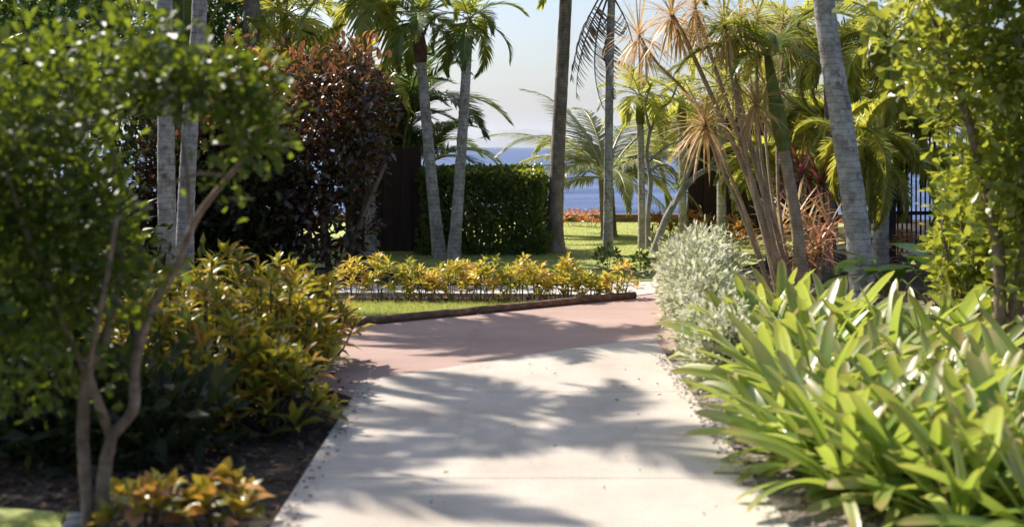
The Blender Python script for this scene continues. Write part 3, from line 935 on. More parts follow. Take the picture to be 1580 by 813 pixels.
# palms that stand just outside the picture on the left and throw the frond shadows on the path
palm('slim_palm', 'palm in the shaded left bed just past the left picture edge', [(-50, 490), (-52, 250), (-56, 0), (-60, -680)], 11.7, 0.09, 0.08, 'palm_bark', 'adonidia', 12, (-0.4, 1.0), 'green_shaft', 0.6, seed=23, group=GP, scale=(1.15, 1.4))
palm('slim_palm', 'palm beside the shaded bed beyond the left picture edge', [(-370, 500), (-374, 250), (-378, 0), (-385, -740)], 10.5, 0.09, 0.08, 'palm_bark', 'adonidia', 9, (-0.3, 1.0), 'green_shaft', 0.6, seed=24, group=GP, scale=(1.1, 1.3))

# dead fronds of the slim lawn palm hang from its crown
pr = [o for o in bpy.data.objects if o.get('label', '').startswith('slim palm on the lawn with brown dead')][0]
for k, (dx, az, e, s) in enumerate(((-0.10, 1.9, -1.05, 1.0), (-0.05, 1.2, -1.2, 1.05), (0.02, -1.5, -1.0, 0.9), (-0.16, 2.4, -0.85, 0.9), (-0.02, 0.4, -1.3, 0.95))):
    obj('dead_frond', FR['dead'][k % 3], pr, (0.05 + dx, 0, 3.62), (e, 0, az), (s, s, s))

# short coconut palm by the sea, wide arching fronds
d = 21.5
cx = (938 - 790) * d / F
root = thing('young_coconut_palm', 'short coconut palm by the sea with long pale fronds arching over the water', 'palm tree', (cx, d, -0.03), GP)
me, top = trunk_mesh('trunk', [(0.02, 0, -0.03), (0.0, 0, 0.4), (-0.04, 0, 1.0)], 0.13, 0.12, M['coco_bark'], 1.2, ring=0.1)
obj('trunk', me, root)
lay = [(1.35, 0.75, 1.0), (1.6, 0.45, 0.85), (2.1, 0.9, 1.0), (0.9, 1.15, 1.05), (0.3, 1.2, 0.95), (-0.5, 1.1, 1.05), (-1.1, 0.95, 1.05), (-1.45, 0.6, 1.0), (-1.8, 0.25, 0.9),
       (1.2, 0.1, 0.75), (2.6, 0.5, 0.8), (3.3, 0.4, 0.8), (-2.6, 0.5, 0.85), (-0.9, 0.3, 0.75), (0.0, 0.7, 0.9), (1.9, 0.05, 0.65), (-1.4, -0.1, 0.7), (-1.9, 0.7, 0.95), (-2.2, 0.9, 0.9), (1.0, 0.6, 0.9), (0.6, 0.9, 1.0), (-0.7, 0.7, 0.95), (-1.25, 0.35, 0.9)]
for k, (az, e, s) in enumerate(lay):
    obj('frond', FR['coconut'][k % 3], root, (-0.04, 0, 1.0), (e, 0, az), (s, s, s))
for k in range(4):
    obj('dead_frond', FR['dead'][k % 3], root, (-0.04, 0, 0.95), (-1.2, 0, k * 1.6 + 0.4), (0.55, 0.55, 0.55))


def clump_palm(label, px, d, key, n, h, ncane=6, seed=1, spread=0.35, el=(0.15, 1.35), scale=(0.9, 1.2), name='areca_palm'):
    x = (px - 790) * d / F
    root = thing(name, label, 'palm', (x, d, -0.03), 'clumping palms')
    r2 = random.Random(seed)
    tops = []
    for k in range(ncane):
        a_ = k * 2.4
        b_ = (math.cos(a_) * spread * 0.4, math.sin(a_) * spread * 0.4, -0.02)
        t_ = (math.cos(a_) * spread, math.sin(a_) * spread, h * r2.uniform(0.7, 1.0))
        g = Geo()
        limb(g, [b_, ((b_[0] + t_[0]) / 2 * 0.9, (b_[1] + t_[1]) / 2 * 0.9, t_[2] / 2), t_], 0.03, 0.022, 12, 8)
        obj('cane', g.mesh('cane', M['green_shaft']), root)
        tops.append(t_)
    for k in range(n):
        t_ = tops[k % ncane]
        e = r2.uniform(*el)
        s = r2.uniform(*scale)
        obj('frond', FR[key][r2.randrange(3)], root, t_, (e, r2.uniform(-0.2, 0.2), r2.uniform(0, 6.28)), (s, s, s))
    return root


clump_palm('dark green areca palm clump behind the two slim palms', 628, 20.0, 'areca', 34, 1.6, 7, 3, 0.3, el=(0.35, 1.35), scale=(0.7, 0.95))
clump_palm('bright areca palm clump behind the straight pair of palms', 345, 18.5, 'areca_light', 30, 2.3, 6, 4, 0.5)
clump_palm('yellow green areca palm clump behind the copper bush top', 480, 19.0, 'areca_light', 30, 2.5, 6, 5, 0.5)
clump_palm('dark areca palm clump behind the copper bush and left of the sea view', 590, 19.5, 'areca', 34, 2.3, 6, 6, 0.5)
clump_palm('pale areca palm clump behind the wide board screen', 1165, 23.5, 'areca_light', 64, 2.0, 7, 7, 0.7, scale=(1.0, 1.3))
clump_palm('bright plumed palm clump between the thick leaning palm and the picket fence', 1345, 17.5, 'foxtail_green', 54, 2.0, 7, 8, 0.5, el=(-0.3, 1.3), name='plume_palm')
clump_palm('green plumed palm clump left of the thick leaning palm, above the red cordylines', 1245, 18.0, 'foxtail_green', 44, 1.7, 7, 9, 0.4, el=(-0.2, 1.3), scale=(0.7, 0.95), name='plume_palm')
clump_palm('bright plumed palm close behind the thick leaning palm, plumes hanging to its foot', 1322, 13.6, 'foxtail_green', 28, 1.85, 4, 21, 0.2, el=(-0.9, 1.2), scale=(0.5, 0.75), name='plume_palm')
clump_palm('yellow green areca palm clump right of the bare frangipani', 1050, 24.0, 'areca_light', 26, 1.6, 6, 10, 0.5)
clump_palm('tall areca palm clump behind the lime green bush', 1480, 19.0, 'areca_light', 40, 2.4, 8, 11, 0.7, scale=(1.1, 1.4))
clump_palm('dark areca palm clump far behind the small leafy tree', 130, 19.0, 'areca', 40, 2.4, 8, 12, 0.8, scale=(1.1, 1.4))

# ------------------------------------------------------------------ tan leaning stems with orange blade rosettes
DR = 12.6
root = thing('dracaena', 'tall clump of leaning tan stems topped with orange bladed rosettes', 'shrub', ((1222 - 790) * DR / F, DR, -0.03))
bx = root.location.x
stems = [
    ([(1205, 430), (1163, 300), (1112, 180), (1062, 70), (1036, 20)], 0.040, 'orange_blade', 46, 0.55, 0.0),
    ([(1218, 432), (1172, 300), (1128, 160), (1096, 60), (1080, 5)], 0.036, 'orange_blade', 40, 0.5, 0.35),
    ([(1196, 440), (1140, 330), (1100, 245), (1079, 190)], 0.026, 'orange_blade', 64, 0.52, -0.35),
    ([(1228, 436), (1192, 320), (1160, 200), (1145, 120)], 0.030, 'olive_blade', 46, 0.48, 0.3),
    ([(1210, 436), (1168, 330), (1140, 200), (1118, 90), (1112, 40)], 0.028, 'olive_blade', 46, 0.5, -0.25),
    ([(1236, 440), (1200, 340), (1182, 220), (1180, 100), (1184, 20)], 0.028, 'olive_blade', 40, 0.5, 0.5),
    ([(1224, 440), (1180, 350), (1158, 240), (1150, 160)], 0.022, 'orange_blade', 40, 0.42, -0.5),
    ([(1200, 438), (1150, 310), (1080, 160), (1020, 90), (995, 45)], 0.026, 'orange_blade', 36, 0.5, 0.6),
    ([(1214, 436), (1176, 300), (1142, 180), (1130, 80), (1140, 30)], 0.026, 'olive_blade', 40, 0.52, -0.1),
    ([(1230, 438), (1205, 330), (1196, 220), (1200, 130)], 0.024, 'olive_blade', 40, 0.46, 0.6),
    ([(1236, 440), (1216, 330), (1218, 200), (1232, 80), (1238, 20)], 0.024, 'olive_blade', 36, 0.5, 0.9),
]
for pix, r_, mt, nb, L, dy in stems:
    pts = []
    for k, (px, py) in enumerate(pix):
        x, y, z = P(px, py, DR)
        pts.append((x - bx, dy * (0.25 + 0.75 * k / (len(pix) - 1)), z + 0.03))
    pts[0] = (pts[0][0], pts[0][1], -0.03)
    g = Geo()
    p = limb(g, pts, r_ * 0.8, r_ * 0.42, 26, 9, 0.03)
    s = obj('stem', g.mesh('stem', M['tan_bark']), root)
    g = Geo()
    rosette(g, p[-1], int(nb * 1.6), L * 1.1, 0.023, 0.7, (-0.9, 1.45))
    obj('leaf_rosette', g.mesh('leaf_rosette', M[mt]), s)
    if len(pix) == 5:
        g = Geo()
        rosette(g, p[-4] , nb // 2, L * 0.8, 0.022, 1.0, (-1.3, 0.3))
        obj('dry_leaf_skirt', g.mesh('dry_leaf_skirt', M['orange_blade']), s)


def cordyline(label, px, d, specs, mt, stem='tan_bark', L=0.5, W=0.04, n=26, group='cordylines by the leaning palm'):
    x0 = (px - 790) * d / F
    root = thing('cordyline', label, 'plant', (x0, d, -0.03), group)
    for (qx, qy, dy) in specs:
        x, y, z = P(qx, qy, d)
        g = Geo()
        p = limb(g, [(0.02, dy * 0.3, -0.02), ((x - x0) * 0.4, dy * 0.6, z * 0.5), (x - x0, dy, z)], 0.016, 0.011, 12, 7)
        s = obj('stem', g.mesh('stem', M[stem]), root)
        g = Geo()
        rosette(g, p[-1], n, L, W, 0.7, (-0.3, 1.4))
        obj('leaf_rosette', g.mesh('leaf_rosette', M[mt]), s)


cordyline('dark red leaved cordyline left of the thick leaning palm', 1246, 14.0, [(1240, 262, 0.1), (1262, 280, -0.1), (1225, 285, 0.2)], 'red_blade', L=0.48)
cordyline('pink and orange leaved cordyline at the foot of the thick leaning palm', 1262, 12.9, [(1262, 372, 0), (1285, 350, 0.15), (1240, 385, -0.1)], 'pink_blade', L=0.5, W=0.035)
cordyline('golden bladed cordyline between the green shaft palm and red cordyline', 1222, 13.4, [(1228, 330, 0), (1206, 350, 0.1), (1240, 345, -0.1)], 'orange_blade', L=0.5, W=0.028, n=34)

# ------------------------------------------------------------------ bare frangipanis


def branch_tree(name, label, cat, d, base_px, limbs, bark, mat, leafL=0.0, group=None):
    bx = (base_px - 790) * d / F
    root = thing(name, label, cat, (bx, d, -0.03), group)
    g = Geo()
    tips = []
    for pix, r0, r1, dy in limbs:
        pts = []
        for k, (px, py) in enumerate(pix):
            x, y, z = P(px, py, d)
            pts.append((x - bx, dy * k / (len(pix) - 1), max(z + 0.03, -0.03)))
        p = limb(g, pts, r0, r1, 18, 8)
        tips.append(p[-1])
    obj('trunk', g.mesh('trunk', M[bark]), root)
    if leafL:
        g = Geo()
        for tp in tips[1:]:
            rosette(g, tp, 9, leafL, leafL * 0.28, 0.5, (-0.3, 1.2))
        obj('foliage', g.mesh('foliage', M[mat]), root, kind='stuff')
    return root


branch_tree('frangipani_tree', 'nearly bare frangipani with a long grey branch leaning right over the white bush', 'tree', 18.2, 1008,
            [([(1008, 392), (1025, 345), (1050, 300), (1080, 268), (1118, 255)], 0.06, 0.03, 0.1),
             ([(1040, 318), (1060, 270), (1072, 240), (1075, 205)], 0.03, 0.018, -0.2),
             ([(1090, 262), (1115, 235), (1130, 205)], 0.025, 0.015, 0.2),
             ([(1118, 255), (1140, 250), (1160, 235)], 0.03, 0.016, 0.2)], 'grey_bark', 'palm_green', 0.22, 'frangipani trees')
branch_tree('frangipani_tree', 'upright bare frangipani with curved forked twigs against the sea', 'tree', 18.8, 1000,
            [([(1000, 383), (1000, 330), (1004, 280), (998, 240), (1003, 200)], 0.042, 0.022, 0.0),
             ([(1003, 262), (1022, 255), (1040, 262), (1048, 290)], 0.022, 0.014, 0.15),
             ([(1003, 205), (1018, 170), (1036, 155), (1048, 125)], 0.022, 0.013, 0.1),
             ([(1003, 200), (995, 165), (1002, 135)], 0.02, 0.012, -0.1),
             ([(1001, 250), (1030, 225), (1060, 215)], 0.02, 0.012, -0.2)], 'grey_bark', 'palm_green', 0.2, 'frangipani trees')

# ------------------------------------------------------------------ clipped hedge, copper bush, dark shrubs at the back
root = thing('hedge', 'clipped dark green box hedge on the lawn behind the two slim palms', 'hedge', (-0.42, 18.5, -0.03))
hx, hy, hz = 0.84, 0.7, 1.14
n = 15000
u = rng.uniform(-1, 1, (n, 3))
ax = rng.choice(3, n, p=[0.25, 0.4, 0.35])
sgn = np.where(rng.random(n) < 0.5, -1, 1)
sgn = np.where((ax == 2) & (rng.random(n) < 0.9), 1, sgn)
u[np.arange(n), ax] = sgn * (1 - 0.75 * rng.random(n) ** 4)
nrm = np.zeros((n, 3))
nrm[np.arange(n), ax] = sgn
pos = np.stack([u[:, 0] * hx, u[:, 1] * hy, (u[:, 2] * 0.5 + 0.5) * hz], -1)
pos += rng.normal(size=pos.shape) * 0.02 + nrm * (0.05 * np.sin(pos[:, [1]] * 9 + pos[:, [0]] * 7 + pos[:, [2]] * 5))
dd = nrm * 0.6 + rng.normal(size=pos.shape) * 0.5 + np.array([0, 0, 0.45])
g = Geo()
s = rng.uniform(0.7, 1.25, n)
scatter(g, LEAF8, pos, dd, nrm + rng.normal(size=pos.shape) * 0.4 + np.array([0, 0, 0.5]), 0.075 * s, 0.045 * s)
obj('foliage', g.mesh('foliage', M['hedge_leaf']), root, kind='stuff')
g = Geo()
q = 900
pz = np.stack([rng.uniform(-hx, hx, q), rng.uniform(-hy, hy, q), hz * (0.97 + 0.06 * rng.random(q))], -1)
pz[:200, 0] = hx * rng.uniform(0.92, 1.04, 200)
pz[:200, 2] = hz * rng.uniform(0.55, 1.0, 200)
scatter(g, LEAF8, pz, np.stack([rng.normal(size=q) * 0.7, rng.normal(size=q) * 0.7, np.ones(q)], -1), rng.normal(size=(q, 3)) * 0.6 + np.array([0, 0, 1.0]), rng.uniform(0.05, 0.11, q), 0.04)
obj('sunlit_look_leaves', g.mesh('sunlit_look_leaves', M['lime_leaf']), root, kind='stuff')  # lime coloured leaves paint the hedge's sunlit top and right edge
g = Geo()
for k in range(26):
    x, y = rng.uniform(-hx * 0.9, hx * 0.9), rng.uniform(-hy * 0.9, hy * 0.9)
    limb(g, [(x, y, 0), (x + rng.normal() * 0.05, y, 0.5), (x + rng.normal() * 0.1, y + rng.normal() * 0.05, 0.95)], 0.014, 0.006, 8, 5)
obj('stem', g.mesh('stem', M['dark_bark']), root, kind='stuff')

root = thing('copper_bush', 'big dark copper and bronze leaved bush behind the crotons', 'shrub', (-2.28, 15.3, -0.03))
root.scale = (1.06, 1.0, 1.06)
blobs = [(0.15, 0, 1.8, 0.66, 0.6, 0.62), (-0.35, 0.1, 1.2, 0.8, 0.7, 0.8), (0.25, -0.05, 1.25, 0.42, 0.5, 0.5), (-0.95, 0.1, 0.9, 0.75, 0.7, 0.85), (0.0, -0.2, 0.55, 0.6, 0.5, 0.5),
         (-0.1, 0, 2.25, 0.5, 0.45, 0.32), (0.52, 0, 2.0, 0.32, 0.35, 0.36), (-1.2, 0, 1.6, 0.5, 0.5, 0.5), (-0.75, 0, 1.85, 0.45, 0.4, 0.4), (-1.45, -0.1, 0.9, 0.55, 0.5, 0.8), (-1.75, -0.1, 0.6, 0.5, 0.5, 0.55)]
blobs += [(rnd.uniform(-1.4, 0.7), rnd.uniform(-0.5, 0.2), rnd.uniform(1.2, 2.4), 0.2, 0.2, 0.2) for q in range(12)]
obj('crown', crown(blobs, 760, 13, 0.16, 0.125, 0.066, M['copper_leaf'], LEAF8, 0.25, 0.65, mixr=0.5), root, kind='stuff')
obj('young_leaves', crown([(-0.85, -0.15, 2.0, 0.3, 0.3, 0.25), (-0.55, -0.1, 2.3, 0.3, 0.3, 0.18), (0.35, -0.1, 2.45, 0.25, 0.25, 0.12), (-1.15, -0.2, 1.75, 0.2, 0.2, 0.2)], 44, 9, 0.12, 0.14, 0.05, M['croton_red'], LEAF8, 0.5, 0.6, mixr=0.6), root, kind='stuff')
for pts, r0 in (([(0.25, -0.1, -0.03), (0.5, -0.1, 0.7), (0.72, 0, 1.25)], 0.045), ([(0.3, 0, -0.03), (0.45, 0, 0.6), (0.62, 0.05, 1.5)], 0.04), ([(0.1, 0, -0.03), (0.0, 0, 0.8), (0.1, 0, 1.8)], 0.04),
                ([(-0.3, 0, -0.03), (-0.5, 0, 0.7), (-0.4, 0, 1.6)], 0.04), ([(-0.5, 0, -0.03), (-0.9, 0, 0.6), (-1.1, 0, 1.4)], 0.035), ([(-0.2, -0.1, -0.03), (-0.1, -0.2, 0.6), (-0.2, -0.2, 1.2)], 0.03)):
    g = Geo()
    limb(g, pts, r0, r0 * 0.5, 14, 8)
    obj('stem', g.mesh('stem', M['brown_bark']), root)

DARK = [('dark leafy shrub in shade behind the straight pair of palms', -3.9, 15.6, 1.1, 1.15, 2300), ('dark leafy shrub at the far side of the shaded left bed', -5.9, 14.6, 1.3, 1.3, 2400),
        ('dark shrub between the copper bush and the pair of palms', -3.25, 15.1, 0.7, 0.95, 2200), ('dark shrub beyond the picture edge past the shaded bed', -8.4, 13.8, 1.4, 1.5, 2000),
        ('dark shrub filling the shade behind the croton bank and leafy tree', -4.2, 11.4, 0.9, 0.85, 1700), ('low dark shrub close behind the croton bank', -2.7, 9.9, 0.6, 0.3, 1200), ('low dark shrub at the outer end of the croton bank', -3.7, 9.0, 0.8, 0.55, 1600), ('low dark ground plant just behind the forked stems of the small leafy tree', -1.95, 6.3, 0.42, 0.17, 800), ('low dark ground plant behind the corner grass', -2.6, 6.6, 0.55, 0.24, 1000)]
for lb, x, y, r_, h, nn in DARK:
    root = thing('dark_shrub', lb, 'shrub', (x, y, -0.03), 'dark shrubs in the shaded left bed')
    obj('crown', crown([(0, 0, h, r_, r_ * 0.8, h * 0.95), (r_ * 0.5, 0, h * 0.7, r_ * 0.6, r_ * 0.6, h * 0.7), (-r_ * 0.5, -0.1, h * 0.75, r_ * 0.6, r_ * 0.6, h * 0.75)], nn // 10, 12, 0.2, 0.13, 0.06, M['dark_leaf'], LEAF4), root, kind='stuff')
    g = Geo()
    for k in range(5):
        a_ = k * 1.3
        limb(g, [(0.1 * math.cos(a_), 0.1 * math.sin(a_), -0.02), (0.3 * r_ * math.cos(a_), 0.3 * r_ * math.sin(a_), h * 0.6), (0.5 * r_ * math.cos(a_), 0.5 * r_ * math.sin(a_), h * 1.2)], 0.03, 0.012, 10, 6)
    obj('stem', g.mesh('stem', M['dark_bark']), root, kind='stuff')


def leafy_tree(name, label, loc, h, blobs, nclump, per, L, W, mat, bark, T=LEAF4, r0=0.1, clump_r=0.22, group=None, up=0.3):
    root = thing(name, label, 'tree', loc, group)
    g = Geo()
    limb(g, [(0, 0, -0.05), (0.05, 0, h * 0.3), (0.0, 0.05, h * 0.6)], r0, r0 * 0.7, 14, 9)
    for b in blobs:
        limb(g, [(0, 0.02, h * 0.45), (b[0] * 0.5, b[1] * 0.5, h * 0.45 + (b[2] - h * 0.45) * 0.6), (b[0], b[1], b[2])], r0 * 0.5, r0 * 0.12, 12, 6)
    obj('trunk', g.mesh('trunk', M[bark]), root)
    obj('crown', crown(blobs, nclump, per, clump_r, L, W, M[mat], T, up), root, kind='stuff')
    return root


TG = 'shade trees past the left bed'
leafy_tree('shade_tree', 'unseen spreading tree whose canopy roofs the near part of the shaded bed', (-5.7, 7.7, -0.03), 3.6, [(2.0, -0.8, 4.7, 0.75, 0.8, 0.45, 0.16), (0.6, 0, 3.6, 1.3, 1.3, 0.7), (1.5, 0.6, 3.8, 0.9, 1.0, 0.6), (-0.7, 0.3, 3.4, 1.2, 1.1, 0.8), (0.9, 1.3, 3.8, 1.2, 1.1, 0.7)], 520, 14, 0.12, 0.065, 'shade_leaf', 'dark_bark', group=TG)  # out of view; its highest leaf mass is added to shade the small leafy tree
leafy_tree('shade_tree', 'broad shade tree past the left edge of the shaded bed', (-5.9, 9.9, -0.03), 3.4, [(0, 0, 3.5, 1.5, 1.4, 0.9), (0.9, 0.6, 2.9, 1.0, 1.0, 0.7), (-0.9, 0.4, 3.0, 1.1, 1.0, 0.8), (0.5, -0.9, 3.2, 1.0, 1.0, 0.8)], 420, 14, 0.13, 0.065, 'shade_leaf', 'dark_bark', group=TG)
leafy_tree('shade_tree', 'dense tall tree behind the dark shrubs at the far left', (-8.0, 16.5, -0.03), 4.6, [(0, 0, 4.3, 1.9, 1.7, 1.5), (1.5, 0.3, 3.3, 1.3, 1.3, 1.1), (-1.4, 0, 3.6, 1.3, 1.3, 1.2), (2.0, -0.4, 2.6, 0.9, 0.9, 0.9)], 800, 14, 0.15, 0.08, 'shade_leaf', 'dark_bark', group=TG)
leafy_tree('shade_tree', 'dense tree behind the straight pair of palms and dark areca', (-5.6, 21.5, -0.03), 4.4, [(0, 0, 3.9, 1.8, 1.5, 1.3), (-2.0, -0.4, 3.9, 1.5, 1.2, 1.2), (1.0, -0.3, 4.4, 1.2, 1.0, 0.9), (1.3, 0.2, 3.0, 1.2, 1.2, 1.0), (-1.4, 0, 3.2, 1.3, 1.2, 1.1), (0.2, 0, 2.2, 1.6, 1.0, 0.9)], 1000, 14, 0.15, 0.08, 'shade_leaf', 'dark_bark', group=TG)

# ------------------------------------------------------------------ small leafy tree, left foreground
d = 4.95
bx = (152 - 790) * d / F
root = thing('small_leafy_tree', 'small leafy tree with thin forked brown stems in the left foreground', 'tree', (bx, d, -0.03))


def px_line(pix, dy0=0.0, dy1=0.0, dist=4.95):
    out = []
    for k, (px, py) in enumerate(pix):
        x, y, z = P(px, py, dist)
        out.append((x - bx, dy0 + (dy1 - dy0) * k / max(1, len(pix) - 1), z + 0.03))
    return out


S1 = [([(140, 830), (132, 740), (128, 660), (134, 580), (150, 545)], 0.032, 0.026, 0, 0.0),
      ([(150, 545), (162, 500), (172, 430), (160, 330), (150, 230)], 0.024, 0.012, 0, 0.2),
      ([(158, 830), (160, 740), (172, 672)], 0.036, 0.030, 0, 0.0),
      ([(172, 672), (203, 632), (203, 570), (222, 490), (262, 415), (292, 340), (345, 270), (388, 222)], 0.029, 0.012, 0, 0.15),
      ([(170, 672), (156, 615), (148, 570), (160, 520), (182, 440), (205, 330)], 0.024, 0.010, 0, -0.2),
      ([(134, 580), (100, 480), (70, 380), (40, 260)], 0.016, 0.008, 0, -0.2),
      ([(292, 340), (285, 270), (270, 190), (255, 110)], 0.012, 0.006, 0, 0.1),
      ([(345, 270), (310, 268), (255, 290)], 0.009, 0.005, 0, -0.1),
      ([(388, 222), (398, 170), (370, 120)], 0.010, 0.005, 0, 0.1)]
for pix, r0, r1, y0, y1 in S1:
    g = Geo()
    limb(g, px_line(pix, y0, y1), r0 * 0.82, r1 * 0.8, 30, 10, 0.06)
    obj('stem', g.mesh('stem', M['brown_bark']), root)
K = d / F


def B(px, py, r_, ry=None, rd=0.4, dy=0.0, w=None):
    x, y, z = P(px, py, d)
    b_ = (x - bx, dy, z + 0.03, r_ * K, rd, (ry or r_) * K)
    return b_ + ((w,) if w else ())


blobs = [B(60, 200, 90, 110, 0.4), B(150, 120, 60, 50, 0.3), B(30, 420, 100, 140, 0.4), B(190, 170, 45, 60, 0.25), B(150, 330, 70, 90, 0.3), B(60, 570, 90, 75, 0.3), B(0, 250, 100, 170, 0.4), B(120, 480, 80, 80, 0.3), B(180, 440, 45, 50, 0.2),
         B(300, 125, 90, 26, 0.25, 0, 0.016), B(390, 205, 42, 36, 0.2, 0, 0.007), B(60, 80, 90, 45, 0.3), B(235, 110, 50, 35, 0.25, 0, 0.008), B(375, 120, 50, 30, 0.2, 0, 0.006), B(-90, 350, 110, 280, 0.4), B(350, 280, 50, 24, 0.15, 0, 0.002), B(225, 470, 35, 60, 0.2, 0, 0.003), B(100, 350, 120, 60, 0.3), B(210, 60, 60, 25, 0.2, 0, 0.005)]
obj('crown', crown(blobs, 720, 12, 0.10, 0.056, 0.035, M['tree_leaf'], OBOV, 0.2, 0.1, mixr=0.3), root, kind='stuff')

# ------------------------------------------------------------------ croton bank on the left
LM = [leaf_mesh('croton_leaf', LEAF8, 0.13, w, M['croton_leaf']) for w in (0.034, 0.042, 0.05)]
CB = [('tall croton of the shaded bank beside the pair of palms', 262, 8.6, 0.72, 0.42), ('yellow croton at the back of the shaded bank under the copper bush', 345, 8.9, 0.78, 0.42), ('green and gold croton of the bank below the copper bush', 430, 8.9, 0.74, 0.42),
      ('croton of the bank overhanging the red paving corner', 480, 8.8, 0.64, 0.32), ('dark croton in front of the bank beside the leafy tree fork', 225, 7.5, 0.62, 0.38), ('orange tipped croton in the middle of the shaded bank', 320, 7.6, 0.72, 0.40),
      ('gold leaved croton of the bank next to the path corner', 412, 7.8, 0.72, 0.40), ('croton leaning over the concrete path corner', 450, 8.1, 0.62, 0.32), ('low dark croton under the croton bank nearest the mulch', 365, 7.0, 0.55, 0.36), ('croton low at the front of the bank, nearest the concrete path side', 425, 6.9, 0.48, 0.28)]
for lb, px, dd_, h, rad_ in CB:
    x = (px - 790) * dd_ / F
    root = thing('croton', lb, 'shrub', (x, dd_, -0.03), 'crotons of the shaded bank')
    tips, pos, dr, ln = croton_layout(29, 10, h * 1.06, rad_ * 1.1, 0.15, 0.22)
    dress_leaves(root, LM, pos, dr, ln, 0.125)
    obj('stem', stems_mesh(tips, M['dark_bark'], 0.011), root, kind='stuff')

# small broad leaved croton, very near
BM = [leaf_mesh('broad_leaf', LEAF8, 0.12, w, M['croton_broad']) for w in (0.065, 0.075, 0.085)]
for lb, px, dd_, h, rad_, nt_ in (('small broad leaved orange croton at the foot of the small leafy tree', 228, 5.0, 0.25, 0.17, 9), ('small broad leaved yellow croton nearest the concrete path', 335, 5.05, 0.26, 0.15, 8)):
    x = (px - 790) * dd_ / F
    root = thing('croton', lb, 'shrub', (x, dd_, -0.03), 'small broad leaved crotons in front')
    tips, pos, dr, ln = croton_layout(nt_, 9, h, rad_, 0.115, 0.6)
    dress_leaves(root, BM, pos, dr, ln, 0.12)
    obj('stem', stems_mesh(tips, M['dark_bark'], 0.009), root, kind='stuff')

# ------------------------------------------------------------------ croton row behind the timber edging
xs = np.linspace(552, 952, 18)
for k, px in enumerate(xs):
    dd_ = 12.62 + 0.12 * math.sin(k * 2.1) - (0.25 if k > 14 else 0) + 0.1 * (k < 3)
    px += rnd.uniform(-9, 9)
    x = (px - 790) * dd_ / F
    if k > 14:
        dd_ = 12.62 + 0.14 * (k - 15) * 0.5
        x = (px - 790) * dd_ / F
    croton_joined('%s yellow croton of the row behind the timber edging, counting from the copper bush' % ORD[k], (x, dd_, -0.03), rnd.choice((9, 12, 16)), 10, rnd.uniform(0.26, 0.47), rnd.uniform(0.15, 0.23), rnd.uniform(0.095, 0.125), 0.04, 'croton_row', 'crotons in the row behind the timber edging', rnd.uniform(-0.25, 0.25))
for lb, px, dd_, h, rad_ in (('small dark green shrub at the foot of the slim lawn palm', 938, 15.6, 0.36, 0.2), ('small dark green shrub on the grass beside the white bush', 992, 14.9, 0.34, 0.2)):
    croton_joined(lb, ((px - 790) * dd_ / F, dd_, -0.03), 11, 9, h, rad_, 0.11, 0.045, 'hedge_leaf', 'small dark shrubs on the lawn', 0.0, name='small_shrub')
BC = [(884, 24.3, 0.36, 0.3, 0.2), (912, 24.0, 0.4, 0.26, 0.2), (1014, 20.8, 0.5, 0.2, 0.0), (1040, 20.5, 0.36, 0.2, -0.2), (1068, 20.6, 0.52, 0.22, 0.1), (1092, 20.2, 0.48, 0.22, -0.25), (1130, 20.0, 0.5, 0.25, -0.1), (1150, 19.6, 0.45, 0.22, -0.3)]
BL = ['pale orange croton at the lawn edge right of the thick coconut palm', 'pink and orange croton at the lawn edge against the sea', 'deep orange croton beside the bare frangipani stems', 'yellow croton left of the board screen', 'red orange croton at the screen foot between two palm trunks',
      'yellow green croton at the screen foot between two palm trunks', 'orange croton at the screen foot right of the palm trunk', 'yellow croton behind the tan leaning stems']
for lb, (px, dd_, h, rad_, sh) in zip(BL, BC):
    croton_joined(lb, ((px - 790) * dd_ / F, dd_, -0.03), 10, 9, h, rad_, 0.13, 0.05, 'croton_red', 'orange crotons at the far lawn edge', sh)
for lb, px, dd_ in (('red flowering croton at the picket fence foot', 1393, 16.2), ('yellow croton at the foxtail palm foot', 1348, 15.2)):
    croton_joined(lb, ((px - 790) * dd_ / F, dd_, -0.03), 8, 9, 0.5, 0.22, 0.12, 0.05, 'croton_red', 'crotons by the picket fence', 0.0)

